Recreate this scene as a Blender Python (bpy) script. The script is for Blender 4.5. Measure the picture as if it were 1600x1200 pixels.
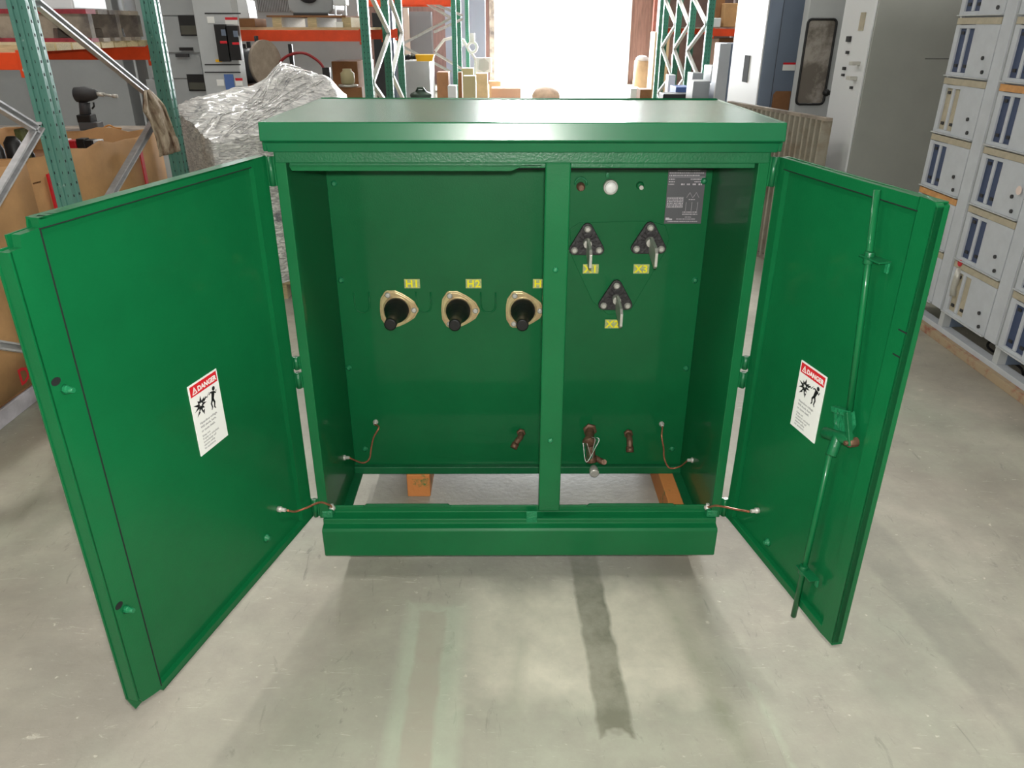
import bpy, bmesh, math, random
from mathutils import Vector, Matrix, noise
random.seed(7)
PI = math.pi
for o in list(bpy.data.objects): bpy.data.objects.remove(o)
scn = bpy.context.scene
col = scn.collection

# ------------------------------------------------------------------ camera
CAM = Vector((-0.04, -2.02, 1.663)); FPX = 1184.0
PITCH, YAW, ROLL = math.radians(25.25), math.radians(0.38), math.radians(0.11)
fw = Vector((math.sin(YAW)*math.cos(PITCH), math.cos(YAW)*math.cos(PITCH), -math.sin(PITCH)))
r0 = Vector((math.cos(YAW), -math.sin(YAW), 0)); u0 = r0.cross(fw)
rt = math.cos(ROLL)*r0 + math.sin(ROLL)*u0; up = -math.sin(ROLL)*r0 + math.cos(ROLL)*u0
cd = bpy.data.cameras.new('camera'); cam = bpy.data.objects.new('camera', cd); col.objects.link(cam)
cd.sensor_width = 36; cd.lens = FPX/1600*36; cd.clip_start = .02; cd.clip_end = 200
M = Matrix.Identity(4)
for i in range(3): M[i][0] = rt[i]; M[i][1] = up[i]; M[i][2] = -fw[i]; M[i][3] = CAM[i]
cam.matrix_world = M; scn.camera = cam

# ------------------------------------------------------------------ world, lights, exposure
SKY = 115.0
w = bpy.data.worlds.new('world'); scn.world = w; w.use_nodes = True
bg = w.node_tree.nodes['Background']; bg.inputs[0].default_value = (0.93, 0.97, 1.0, 1); bg.inputs[1].default_value = SKY
scn.view_settings.view_transform = 'Standard'; scn.view_settings.look = 'None'
scn.view_settings.exposure = 0.0; scn.view_settings.gamma = 1; scn.view_settings.use_curve_mapping = False
def lamp(name, typ, loc, energy, size=None, color=(1, 1, 1), rot=(0, 0, 0), size_y=None, portal=False):
    l = bpy.data.lights.new(name, typ); l.energy = energy; l.color = color
    o = bpy.data.objects.new(name, l); col.objects.link(o); o.location = loc; o.rotation_euler = rot
    if typ == 'AREA':
        l.shape = 'RECTANGLE'; l.size = size; l.size_y = size_y or size
        if portal: l.cycles.is_portal = True
    elif size is not None: l.shadow_soft_size = size
    return o
# the camera's own flash, just above the lens
lamp('camera_flash', 'POINT', (-.03, -2.02, 1.72), 178, .022, (1, .97, .93))
# the ceiling strip lights' output (fixtures are built further down at the same places)
LIGHTS = [(x, y) for y in (-1.5, 3.5, 8.5, 14) for x in (-3.6, 3.5)]
for x_, y_ in LIGHTS: lamp('strip_light', 'AREA', (x_, y_, 6.2-.18), 115 if y_ < 0 else 52 if y_ < 5 else 135, .36, color=(1, .98, .94), size_y=1.3)
# daylight portal in the open loading door
DX0, DX1, DY, DH = -.43, 3.68, 24.0, 5.2
lamp('door_portal', 'AREA', ((DX0+DX1)/2, DY+.05, DH/2), 1, DX1-DX0, size_y=DH, rot=(PI/2, 0, PI), portal=True)

# ------------------------------------------------------------------ pixel rays to real points (target 1600x1200)
def ray(u, v): return fw + rt*((u-800)/FPX) - up*((v-600)/FPX)
def on(u, v, ax, val):
    d = ray(u, v); return CAM + d*((val-CAM[ax])/d[ax])
def atY(u, v, Y): return on(u, v, 1, Y)
def atX(u, v, X): return on(u, v, 0, X)
def atZ(u, v, Z): return on(u, v, 2, Z)

# ------------------------------------------------------------------ materials
def lin(c):
    return tuple(((x/255)/12.92 if x/255 <= .04045 else ((x/255+.055)/1.055)**2.4) for x in c)
MATS = {}
def mat(name, rgb, rough=.5, metal=0, coat=0, bump=0, bscale=60, var=0, vscale=6, spec=.5, rgb2=None, thr=None, emit=None, alpha=1, stretch=None):
    if name in MATS: return MATS[name]
    m = bpy.data.materials.new(name); m.use_nodes = True; nt = m.node_tree; N = nt.nodes; L = nt.links
    p = N['Principled BSDF']; c = lin(rgb)
    p.inputs['Base Color'].default_value = (*c, 1); p.inputs['Roughness'].default_value = rough
    p.inputs['Metallic'].default_value = metal; p.inputs['Coat Weight'].default_value = coat; p.inputs['Coat Roughness'].default_value = .09
    p.inputs['Specular IOR Level'].default_value = spec; p.inputs['Alpha'].default_value = alpha
    tc = N.new('ShaderNodeTexCoord'); mp = N.new('ShaderNodeMapping'); L.new(tc.outputs['Object'], mp.inputs[0])
    if stretch: mp.inputs['Scale'].default_value = stretch
    if var or rgb2:
        n = N.new('ShaderNodeTexNoise'); n.inputs['Scale'].default_value = vscale; n.inputs['Detail'].default_value = 6
        n.inputs['Roughness'].default_value = .65
        L.new(mp.outputs[0], n.inputs['Vector'])
        r = N.new('ShaderNodeValToRGB'); e = r.color_ramp.elements
        if rgb2: a, b = c, lin(rgb2)
        else: a = tuple(max(0, x*(1-var)) for x in c); b = tuple(min(1, x*(1+var)) for x in c)
        t0, t1 = thr or (.35, .65)
        e[0].position = t0; e[1].position = t1; e[0].color = (*a, 1); e[1].color = (*b, 1)
        L.new(n.outputs['Fac'], r.inputs['Fac']); L.new(r.outputs['Color'], p.inputs['Base Color'])
    if bump:
        n2 = N.new('ShaderNodeTexNoise'); n2.inputs['Scale'].default_value = bscale; n2.inputs['Detail'].default_value = 4
        b_ = N.new('ShaderNodeBump'); b_.inputs['Strength'].default_value = bump; b_.inputs['Distance'].default_value = .01
        L.new(mp.outputs[0], n2.inputs['Vector']); L.new(n2.outputs['Fac'], b_.inputs['Height']); L.new(b_.outputs[0], p.inputs['Normal'])
    if emit: p.inputs['Emission Color'].default_value = (*lin(rgb), 1); p.inputs['Emission Strength'].default_value = emit
    MATS[name] = m; return m
GREEN = mat('green_paint', (12, 98, 54), .40, coat=.3, bump=.05, bscale=220, var=.10, vscale=2.2, spec=.2)
GREEN2 = mat('green_paint_rough', (15, 94, 55), .36, bump=.12, bscale=160, var=.12, vscale=5)
LID = mat('green_lid_paint', (14, 96, 58), .26, bump=.02, bscale=12, var=.08, vscale=3)
CHIP = mat('green_paint_chipped', (26, 120, 76), .4, bump=.5, bscale=90, rgb2=(120, 160, 135), thr=(.62, .72), vscale=40)
STEEL = mat('bare_steel', (196, 194, 186), .38, .35, bump=.1)
GALV = mat('galvanised_steel', (186, 186, 188), .42, .35, bump=.15, bscale=30, var=.15, vscale=20)
ZINC = mat('yellow_zinc', (212, 200, 150), .35, .6, rgb2=(190, 150, 120), thr=(.4, .7), vscale=18)
BLACK = mat('black_rubber', (26, 26, 27), .45, bump=.1)
DARK = mat('dark_plastic', (48, 48, 50), .6)
EPOXY = mat('black_epoxy', (45, 43, 44), .55, bump=.4, bscale=90)
BRASS = mat('weathered_bronze', (112, 84, 66), .5, .4, var=.35, vscale=40, bump=.3)
COPPER = mat('copper_wire', (190, 120, 92), .35, .6, var=.2, vscale=60)
WHITE = mat('white_label', (240, 240, 236), .4)
RED = mat('red_print', (214, 32, 44), .45)
BLK = mat('black_print', (20, 20, 24), .5)
GREYP = mat('grey_print', (120, 120, 122), .5)
YEL = mat('yellow_label_background', (186, 196, 120), .5, rgb2=(150, 160, 120), thr=(.4, .6), vscale=120)
YELT = mat('yellow_letters', (244, 232, 10), .45)
PLATE = mat('nameplate_grey', (98, 98, 102), .35, .2)
PRINT = mat('nameplate_etch', (196, 190, 196), .5)
TEAL = mat('rack_green_paint', (88, 138, 126), .35, rgb2=(160, 182, 174), thr=(.64, .72), vscale=24, bump=.1)
TEALD = mat('far_rack_green', (66, 136, 114), .45, rgb2=(120, 160, 140), thr=(.66, .72), vscale=30)
HOLE = mat('dark_slot', (16, 18, 20), .8)
ORANGE = mat('orange_beam_paint', (226, 72, 22), .45, var=.12, vscale=5)
CARD = mat('cardboard', (194, 150, 102), .8, var=.12, vscale=4, bump=.15, bscale=14)
CARD2 = mat('cardboard_dark', (138, 96, 62), .85, var=.15, vscale=5)
CARD3 = mat('cardboard_pale', (205, 176, 140), .8, var=.1, vscale=5)
WOOD = mat('pale_wood', (196, 176, 136), .75, var=.18, vscale=12, stretch=(1, 12, 12), bump=.15)
WOODG = mat('grey_weathered_wood', (158, 146, 132), .8, rgb2=(92, 84, 80), thr=(.42, .7), vscale=5)
WOODR = mat('painted_red_edge', (142, 44, 56), .7, var=.25, vscale=20)
WOODO = mat('orange_stained_lumber', (206, 132, 72), .75, rgb2=(52, 120, 66), thr=(.56, .66), vscale=14, bump=.2)
GREY = mat('grey_enamel', (160, 163, 164), .42, var=.05, vscale=3)
GREYL = mat('light_grey_enamel', (186, 189, 190), .42, var=.05, vscale=3)
GREYB = mat('blue_grey_enamel', (112, 124, 142), .4, var=.06, vscale=2)
GREYW = mat('warm_grey_enamel', (160, 162, 156), .4, var=.06, vscale=2, bump=.03, bscale=120)
MCCW = mat('panel_off_white', (192, 196, 202), .5, var=.06, vscale=8)
MCCB = mat('panel_blue_slot', (58, 72, 104), .5)
BEIGE = mat('beige_bar', (178, 168, 146), .5, var=.1, vscale=20)
WHITEP = mat('white_enamel', (226, 228, 230), .4)
RAG = mat('stained_cloth', (186, 170, 148), .95, rgb2=(110, 84, 66), thr=(.42, .68), vscale=14, bump=.3, bscale=80)
BROWNW = mat('brown_wall_boards', (112, 84, 76), .8, var=.25, vscale=3, stretch=(6, 6, .5))
RUST = mat('rusty_column', (120, 68, 58), .7, var=.2, vscale=8)
CORR = mat('aged_corrugated_metal', (150, 144, 130), .55, rgb2=(128, 114, 96), thr=(.5, .7), vscale=5)
YELLOW = mat('yellow_plastic', (240, 180, 20), .5)
OLIVE = mat('olive_cloth', (96, 100, 60), .9, var=.4, vscale=20)
PUMPG = mat('dark_green_machine', (52, 72, 60), .45, bump=.1, var=.2, vscale=12)
REDH = mat('red_rubber_hose', (140, 26, 32), .45)
REDP = mat('red_paint', (196, 30, 42), .4)
KHAKI = mat('khaki_paint', (170, 160, 122), .6)
DRUM = mat('dark_steel_drum', (78, 80, 84), .4, .3, var=.2, vscale=6)
DISC = mat('tan_flange', (160, 146, 130), .7, var=.15, vscale=12)
BLUE = mat('blue_plastic', (80, 110, 170), .5)

def wrap_material():
    m = bpy.data.materials.new('stretch_wrap'); m.use_nodes = True; nt = m.node_tree; N = nt.nodes; L = nt.links
    p = N['Principled BSDF']; tc = N.new('ShaderNodeTexCoord'); mp = N.new('ShaderNodeMapping')
    mp.inputs['Rotation'].default_value = (0, .5, .35); mp.inputs['Scale'].default_value = (1.4, 6, 16)
    L.new(tc.outputs['Object'], mp.inputs[0])
    n = N.new('ShaderNodeTexNoise'); n.inputs['Scale'].default_value = 4; n.inputs['Detail'].default_value = 8; n.inputs['Distortion'].default_value = 1.2
    L.new(mp.outputs[0], n.inputs['Vector'])
    n3 = N.new('ShaderNodeTexNoise'); n3.inputs['Scale'].default_value = 5; n3.inputs['Detail'].default_value = 5
    L.new(tc.outputs['Object'], n3.inputs['Vector'])
    r = N.new('ShaderNodeValToRGB'); e = r.color_ramp.elements
    e[0].position = .38; e[1].position = .62; e[0].color = (*lin((176, 174, 174)), 1); e[1].color = (*lin((246, 244, 240)), 1)
    L.new(n.outputs['Fac'], r.inputs['Fac'])
    sp = N.new('ShaderNodeValToRGB'); e = sp.color_ramp.elements; e[0].position = .66; e[1].position = .74
    e[0].color = (0, 0, 0, 1); e[1].color = (1, 1, 1, 1); L.new(n3.outputs['Fac'], sp.inputs['Fac'])
    mx = N.new('ShaderNodeMix'); mx.data_type = 'RGBA'; L.new(sp.outputs['Color'], mx.inputs['Factor'])
    L.new(r.outputs['Color'], mx.inputs['A']); mx.inputs['B'].default_value = (*lin((70, 76, 92)), 1)
    L.new(mx.outputs['Result'], p.inputs['Base Color'])
    p.inputs['Roughness'].default_value = .28; p.inputs['Coat Weight'].default_value = .6; p.inputs['Coat Roughness'].default_value = .1
    b = N.new('ShaderNodeBump'); b.inputs['Strength'].default_value = .9; b.inputs['Distance'].default_value = .03
    L.new(n.outputs['Fac'], b.inputs['Height']); L.new(b.outputs[0], p.inputs['Normal'])
    return m
WRAP = wrap_material()

def floor_material():
    m = bpy.data.materials.new('worn_concrete'); m.use_nodes = True; nt = m.node_tree; N = nt.nodes; L = nt.links
    p = N['Principled BSDF']; tc = N.new('ShaderNodeTexCoord')
    def nz(scale, detail=6, rough=.6, dist=0, sc=None):
        n = N.new('ShaderNodeTexNoise'); n.inputs['Scale'].default_value = scale; n.inputs['Detail'].default_value = detail
        n.inputs['Roughness'].default_value = rough; n.inputs['Distortion'].default_value = dist
        if sc:
            mp = N.new('ShaderNodeMapping'); mp.inputs['Scale'].default_value = sc; mp.inputs['Rotation'].default_value = (0, 0, .6)
            L.new(tc.outputs['Object'], mp.inputs[0]); L.new(mp.outputs[0], n.inputs['Vector'])
        else: L.new(tc.outputs['Object'], n.inputs['Vector'])
        return n.outputs['Fac']
    def ramp(f, p0, p1, c0, c1):
        r = N.new('ShaderNodeValToRGB'); e = r.color_ramp.elements; e[0].position = p0; e[1].position = p1
        e[0].color = (*c0, 1); e[1].color = (*c1, 1); L.new(f, r.inputs['Fac']); return r.outputs['Color']
    def mix(fac, a, b, mode='MIX'):
        x = N.new('ShaderNodeMix'); x.data_type = 'RGBA'; x.blend_type = mode
        if isinstance(fac, float): x.inputs['Factor'].default_value = fac
        else: L.new(fac, x.inputs['Factor'])
        for k, v in (('A', a), ('B', b)):
            if isinstance(v, tuple): x.inputs[k].default_value = (*v, 1)
            else: L.new(v, x.inputs[k])
        return x.outputs['Result']
    K = (0, 0, 0); W = (1, 1, 1)
    base = ramp(nz(1.1, 8, .62, .3), .33, .68, lin((142, 137, 125)), lin((192, 185, 170)))
    base = mix(ramp(nz(.6, 5), .42, .62, K, (.75, .75, .75)), base, lin((156, 161, 144)))
    base = mix(ramp(nz(7, 8, .7), .35, .75, (.0, .0, .0), (.62, .62, .62)), base, lin((140, 135, 125)))
    base = mix(ramp(nz(9, 10, .75, 1.5, (1, 5, 1)), .60, .72, K, (.5, .5, .5)), base, lin((236, 230, 214)))
    base = mix(ramp(nz(34, 3, .5), .70, .76, K, (.6, .6, .6)), base, lin((224, 218, 202)))
    base = mix(ramp(nz(5, 9, .7, 2.0, (3, 1, 1)), .60, .70, K, (.6, .6, .6)), base, lin((116, 118, 106)))
    # rectangles of grime / worn paint and the flash's bright pool on the floor: soft box masks
    sep = N.new('ShaderNodeSeparateXYZ')
    wob = N.new('ShaderNodeTexNoise'); wob.inputs['Scale'].default_value = 14; L.new(tc.outputs['Object'], wob.inputs['Vector'])
    va = N.new('ShaderNodeVectorMath'); va.operation = 'MULTIPLY_ADD'; va.inputs[1].default_value = (.022, .13, 0)
    L.new(wob.outputs['Color'], va.inputs[0]); L.new(tc.outputs['Object'], va.inputs[2]); L.new(va.outputs[0], sep.inputs[0])
    def mth(op, a, b=None):
        x = N.new('ShaderNodeMath'); x.operation = op
        for i, v in enumerate((a, b)):
            if v is None: continue
            if isinstance(v, (int, float)): x.inputs[i].default_value = v
            else: L.new(v, x.inputs[i])
        return x.outputs[0]
    def boxm(x0, x1, y0, y1, edge, slope=0.0):
        xs = mth('ADD', sep.outputs[0], mth('MULTIPLY', sep.outputs[1], slope))
        a = mth('SUBTRACT', (x1-x0)/2, mth('ABSOLUTE', mth('SUBTRACT', xs, (x0+x1)/2)))
        b = mth('SUBTRACT', (y1-y0)/2, mth('ABSOLUTE', mth('SUBTRACT', sep.outputs[1], (y0+y1)/2)))
        d = mth('DIVIDE', mth('MINIMUM', a, b), edge); x = N.new('ShaderNodeClamp'); L.new(d, x.inputs[0]); return x.outputs[0]
    def part(mask, k, lo=.3, hi=.62):
        f = ramp(nz(4.5, 7, .7), lo, hi, (k*.35,)*3, (k,)*3); return mth('MULTIPLY', mask, f)
    base = mix(part(boxm(-.36, -.14, -1.2, -.05, .03), .45), base, lin((184, 198, 174)))
    base = mix(part(boxm(-.31, -.215, -1.3, -.085, .012), .8), base, lin((158, 150, 136)))
    base = mix(part(boxm(-.2, .6, -.5, .05, .12), .8), base, lin((212, 206, 188)))  # pale centre patch, the flash's bright pool put into the colour
    base = mix(part(boxm(.185, .29, -.56, .4, .012, .03), .95), base, lin((116, 116, 100)))
    base = mix(part(boxm(.0, .07, -.5, -.2, .05, -.1), .5), base, lin((120, 128, 108)))
    base = mix(part(boxm(.42, .52, -.8, .1, .05, .16), .6, .45, .6), base, lin((128, 134, 112)))
    base = mix(part(boxm(.60, .63, -1.4, -.4, .02, .1), .5, .45, .6), base, lin((190, 206, 180)))
    base = mix(part(boxm(1.2, 1.4, -.9, .9, .03, .1), .45), base, lin((122, 122, 112)))
    L.new(base, p.inputs['Base Color'])
    p.inputs['Roughness'].default_value = .5; p.inputs['Specular IOR Level'].default_value = .35
    rr = ramp(nz(3, 6), .3, .7, (.38,)*3, (.62,)*3); L.new(rr, p.inputs['Roughness'])
    b = N.new('ShaderNodeBump'); b.inputs['Strength'].default_value = .08; b.inputs['Distance'].default_value = .01
    L.new(nz(50, 6), b.inputs['Height']); L.new(b.outputs[0], p.inputs['Normal'])
    return m
FLOOR = floor_material()

# ------------------------------------------------------------------ mesh builder
class MB:
    def __init__(s, Mx=None): s.v = []; s.f = []; s.m = []; s.sm = []; s.mats = []; s.M = Mx
    def mi(s, m):
        if m not in s.mats: s.mats.append(m)
        return s.mats.index(m)
    def add(s, vs, fs, m, smooth=False, T=None):
        n = len(s.v); k = s.mi(m)
        for v in vs:
            v = Vector(v)
            if T: v = T @ v
            if s.M: v = s.M @ v
            s.v.append(v)
        for f in fs: s.f.append([n+i for i in f]); s.m.append(k); s.sm.append(smooth)
        return s
    def box(s, a, b, m, T=None):
        x0, x1 = sorted((a[0], b[0])); y0, y1 = sorted((a[1], b[1])); z0, z1 = sorted((a[2], b[2]))
        vs = [(x0,y0,z0),(x1,y0,z0),(x1,y1,z0),(x0,y1,z0),(x0,y0,z1),(x1,y0,z1),(x1,y1,z1),(x0,y1,z1)]
        return s.add(vs, [(0,3,2,1),(4,5,6,7),(0,1,5,4),(1,2,6,5),(2,3,7,6),(3,0,4,7)], m, T=T)
    def prism(s, poly, ax, a, b, m, T=None, smooth=False):
        """poly: 2-D outline; extruded along axis ax from a to b. ax=0: (y,z), 1: (x,z), 2: (x,y)"""
        def P(p, t): return {0: (t, p[0], p[1]), 1: (p[0], t, p[1]), 2: (p[0], p[1], t)}[ax]
        n = len(poly); vs = [P(p, a) for p in poly]+[P(p, b) for p in poly]
        fs = [(i, (i+1) % n, n+(i+1) % n, n+i) for i in range(n)]
        s.add(vs, fs, m, smooth, T); s.add(vs, [tuple(range(n-1, -1, -1)), tuple(range(n, 2*n))], m, False, T); return s
    def cyl(s, p, q, r, m, r2=None, n=16, caps=True, T=None):
        p = Vector(p); q = Vector(q); d = (q-p).normalized(); a = d.orthogonal().normalized(); b = d.cross(a); r2 = r if r2 is None else r2
        vs = []
        for c, rr in ((p, r), (q, r2)):
            for i in range(n): t = 2*PI*i/n; vs.append(c+(a*math.cos(t)+b*math.sin(t))*rr)
        s.add(vs, [(i, (i+1) % n, n+(i+1) % n, n+i) for i in range(n)], m, True, T)
        if caps: s.add(vs, [tuple(range(n-1, -1, -1)), tuple(range(n, 2*n))], m, False, T)
        return s
    def lathe(s, base, d, prof, m, n=20, T=None):
        """prof: list of (distance along d, radius)"""
        base = Vector(base); d = Vector(d).normalized(); a = d.orthogonal().normalized(); b = d.cross(a); vs = []
        for h, r in prof:
            for i in range(n): t = 2*PI*i/n; vs.append(base+d*h+(a*math.cos(t)+b*math.sin(t))*r)
        fs = []
        for k in range(len(prof)-1):
            for i in range(n): fs.append((k*n+i, k*n+(i+1) % n, (k+1)*n+(i+1) % n, (k+1)*n+i))
        s.add(vs, fs, m, True, T); L = len(prof)-1
        s.add(vs, [tuple(range(n-1, -1, -1)), tuple(range(L*n, L*n+n))], m, False, T); return s
    def tube(s, pts, r, m, n=8, closed=False, T=None):
        pts = [Vector(p) for p in pts]; N_ = len(pts); vs = []; up_ = Vector((0, 0, 1)); a = None
        for i, p in enumerate(pts):
            d = (pts[(i+1) % N_]-pts[i-1]) if closed else (pts[min(i+1, N_-1)]-pts[max(i-1, 0)])
            d.normalize()
            if a is None: a = d.orthogonal().normalized()
            a = (a-d*a.dot(d)).normalized(); b = d.cross(a)
            for k in range(n): t = 2*PI*k/n; vs.append(p+(a*math.cos(t)+b*math.sin(t))*r)
        fs = []
        for i in range(N_ if closed else N_-1):
            j = (i+1) % N_
            for k in range(n): fs.append((i*n+k, i*n+(k+1) % n, j*n+(k+1) % n, j*n+k))
        s.add(vs, fs, m, True, T)
        if not closed: s.add(vs, [tuple(range(n-1, -1, -1)), tuple(range((N_-1)*n, N_*n))], m, False, T)
        return s
    def bar(s, p, q, w_, h_, m, upv=(0, 0, 1)):
        p = Vector(p); q = Vector(q); d = (q-p).normalized(); u = Vector(upv); u = (u-d*u.dot(d)).normalized(); x = d.cross(u)
        vs = [c+x*(sx*w_/2)+u*(sz*h_/2) for c in (p, q) for sx, sz in ((-1,-1),(1,-1),(1,1),(-1,1))]
        return s.add(vs, [(0,3,2,1),(4,5,6,7),(0,1,5,4),(1,2,6,5),(2,3,7,6),(3,0,4,7)], m)
    def ball(s, c, r, m, n=12, T=None, sc=(1, 1, 1)):
        vs = []; fs = []; R = n//2
        for j in range(R+1):
            ph = PI*j/R
            for i in range(n): t = 2*PI*i/n; vs.append((c[0]+r*sc[0]*math.sin(ph)*math.cos(t), c[1]+r*sc[1]*math.sin(ph)*math.sin(t), c[2]+r*sc[2]*math.cos(ph)))
        for j in range(R):
            for i in range(n): fs.append((j*n+i, (j+1)*n+i, (j+1)*n+(i+1) % n, j*n+(i+1) % n))
        return s.add(vs, fs, m, True, T)
    def text(s, body, size, m, T, align='CENTER', depth=.0004, bold=0, space=1.0):
        cu = bpy.data.curves.new('t', 'FONT'); cu.body = body; cu.size = size; cu.align_x = align; cu.extrude = depth; cu.offset = bold
        cu.resolution_u = 2; cu.space_character = space
        o = bpy.data.objects.new('t', cu); col.objects.link(o); bpy.context.view_layer.update()
        me = bpy.data.meshes.new_from_object(o.evaluated_get(bpy.context.evaluated_depsgraph_get()))
        s.add([v.co for v in me.vertices], [tuple(p.vertices) for p in me.polygons], m, False, T)
        bpy.data.objects.remove(o); bpy.data.meshes.remove(me); bpy.data.curves.remove(cu); return s
    def build(s, name, parent=None, bevel=0, seg=2, label=None, origin=None, recalc=True):
        me = bpy.data.meshes.new(name); po = Vector((0, 0, 0)); q = parent
        while q: po += q.location; q = q.parent
        if origin is None:
            if parent is None:
                xs = [v.x for v in s.v]; ys = [v.y for v in s.v]; zs = [v.z for v in s.v]
                origin = Vector(((min(xs)+max(xs))/2, (min(ys)+max(ys))/2, min(zs)))
            else:
                origin = sum(s.v, Vector())/len(s.v)
        origin = Vector(origin)
        me.from_pydata([v-origin for v in s.v], [], s.f)
        for m in s.mats: me.materials.append(m)
        me.polygons.foreach_set('material_index', s.m); me.polygons.foreach_set('use_smooth', s.sm)
        if recalc:
            bm = bmesh.new(); bm.from_mesh(me); bmesh.ops.remove_doubles(bm, verts=bm.verts, dist=1e-6)
            bmesh.ops.recalc_face_normals(bm, faces=bm.faces); bm.to_mesh(me); bm.free()
        me.update()
        o = bpy.data.objects.new(name, me); col.objects.link(o); o.location = origin-po
        if parent: o.parent = parent
        if bevel:
            b = o.modifiers.new('bevel', 'BEVEL'); b.width = bevel; b.segments = seg; b.limit_method = 'ANGLE'; b.angle_limit = math.radians(40)
        if label: o['label'] = label
        return o
def thing(name, label, cat, loc, group=None):
    o = bpy.data.objects.new(name, None); col.objects.link(o); o.location = loc; o.empty_display_size = .1
    return tag(o, label, cat, group)
def tag(o, label, cat, group=None, kind=None):
    o['label'] = label; o['category'] = cat
    if group: o['group'] = group
    if kind: o['kind'] = kind
    return o
def struct(o): o['kind'] = 'structure'; return o
def spline(pts, n=8):
    P = [Vector(p) for p in pts]; P = [P[0]*2-P[1]]+P+[P[-1]*2-P[-2]]; out = []
    for i in range(1, len(P)-2):
        for k in range(n):
            t = k/n; out.append(.5*((2*P[i])+(P[i+1]-P[i-1])*t+(2*P[i-1]-5*P[i]+4*P[i+1]-P[i+2])*t*t+(3*P[i]-P[i-1]-3*P[i+1]+P[i+2])*t**3))
    out.append(P[-2]); return out

# ================================================================== SETTING
XL, XR, YF, YB, ZC = -6.5, 5.2, -5.0, 24.0, 6.2
struct(MB().box((XL-6, YF, -.1), (XR+4, YB+14, 0), FLOOR).build('floor', origin=(0, 0, 0)))
WALLM = mat('painted_block_wall', (90, 80, 76), .95, spec=0, var=.08, vscale=1.5)
CEILM = mat('ceiling_sheet', (188, 188, 186), .8)
WALLL = mat('pale_block_wall', (150, 148, 144), .85, var=.08, vscale=1.5)
struct(MB().box((XL-.2, YF, 0), (XL, YB, ZC), WALLL).build('wall_left'))
struct(MB().box((XR, YF, 0), (XR+.2, YB, ZC), WALLM).build('wall_right'))
struct(MB().box((XL, YF-.2, 0), (XR, YF, ZC), WALLL).build('wall_front'))
struct(MB().box((XL-.2, YF-.2, ZC), (XR+.2, YB+.2, ZC+.1), CEILM).build('ceiling'))
bk = MB(); bk.box((XL, YB, 0), (DX0, YB+.2, ZC), BROWNW); bk.box((DX1, YB, 0), (XR, YB+.2, ZC), BROWNW); bk.box((DX0, YB, DH), (DX1, YB+.2, ZC), BROWNW)
struct(bk.build('wall_back'))
fr = MB()
fr.box((DX0-.16, YB-.05, 0), (DX0, YB, DH+.1), WOODG); fr.box((DX1, YB-.05, 0), (DX1+.12, YB, DH+.1), WHITEP); fr.box((DX0-.16, YB-.05, DH), (DX1+.12, YB, DH+.16), WOODG)
struct(fr.build('trim_1'))
struct(MB().box((DX1+.75, YB-.35, 0), (DX1+.97, YB-.13, ZC), RUST).build('trim_2'))
struct(MB().box((-1.25, YB-.3, 0), (-.85, YB-.1, ZC), WOODG).build('trim_3'))
# ceiling strip lights: housings with glowing tubes
TUBE = mat('glowing_tube', (255, 250, 240), .5, emit=12)
for i, (x, y) in enumerate([(-3.6, -1.5), (3.5, -1.5), (-3.6, 3.5), (3.5, 3.5), (-3.6, 8.5), (3.5, 8.5), (-3.6, 14), (3.5, 14)]):
    t = thing('ceiling_light', 'twin tube strip light, %s row, %s' % ('left' if x < 0 else 'right', ['over the camera', 'over the cabinet', 'past the first racks', 'near the open door'][i//2]), 'ceiling light', (x, y, ZC-.12))
    MB().box((x-.18, y-.65, ZC-.12), (x+.18, y+.65, ZC), WHITEP).build('housing', t)
    for s in (-.09, .09): MB().box((x+s-.035, y-.6, ZC-.15), (x+s+.035, y+.6, ZC-.12), TUBE).build('tube', t)

# ================================================================== THE GREEN TRANSFORMER CABINET
T0 = thing('transformer_cabinet', 'glossy green padmount transformer cabinet with both doors swung wide open', 'transformer', (0, .3, .1))
HW = .642
# shell
for s in (-1, 1): MB().box((s*.635, .02, .1), (s*.629, .52, 1.39), GREEN).build('side_panel', T0)
b = MB(); b.box((-.62, .52, .1), (.62, 1.08, 1.36), GREEN); b.build('tank', T0, bevel=.01)
b = MB(); b.box((-.629, .5, .13), (.629, .512, 1.245), GREEN); b.build('back_plate', T0, bevel=.001)
MB().box((-.629, .494, 1.244), (.629, .515, 1.275), BLACK).build('dark_gap_strip', T0)  # black strip standing in for the shaded gap above the plate
b = MB(); b.box((-.629, .478, .1), (.629, .5, .132), GREEN2)
b.build('bottom_flange', T0, bevel=.003)
for s in (-1, 1):
    MB().box((s*.629, .02, .1), (s*.597, .48, .106), GREEN2).build('bottom_rail', T0, bevel=.001)
for s in (-1, 1):
    MB().box((s*HW, 0, .235), (s*.613, .03, 1.375), GREEN).build('corner_post', T0, bevel=.002)
# header with stepped lower lips
b = MB(); b.box((-.64, -.002, 1.343), (.64, .035, 1.40), GREEN2)
b.prism([(.004, 1.343), (.004, 1.330), (.03, 1.326), (.034, 1.343)], 0, -.606, .606, GREEN2)
b.build('header', T0, bevel=.0025)
b = MB(); b.prism([(-.606, 1.332), (-.60, 1.322), (-.03, 1.322), (.0, 1.334), (.052, 1.334), (.052, 1.338), (-.606, 1.338)], 1, .004, .012, GREEN)
b.build('header_lip', T0, bevel=.001)
b = MB(); b.box((.059, -.004, .262), (.126, .03, 1.345), GREEN); b.build('center_post', T0, bevel=.004)
for u, v in ((868, 422), (860, 689)):
    p = atY(u, v, -.006); MB().lathe((p.x, -.004, p.z), (0, -1, 0), [(0, .008), (.003, .008), (.006, .004)], CHIP, n=10).build('bolt', T0)
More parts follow.
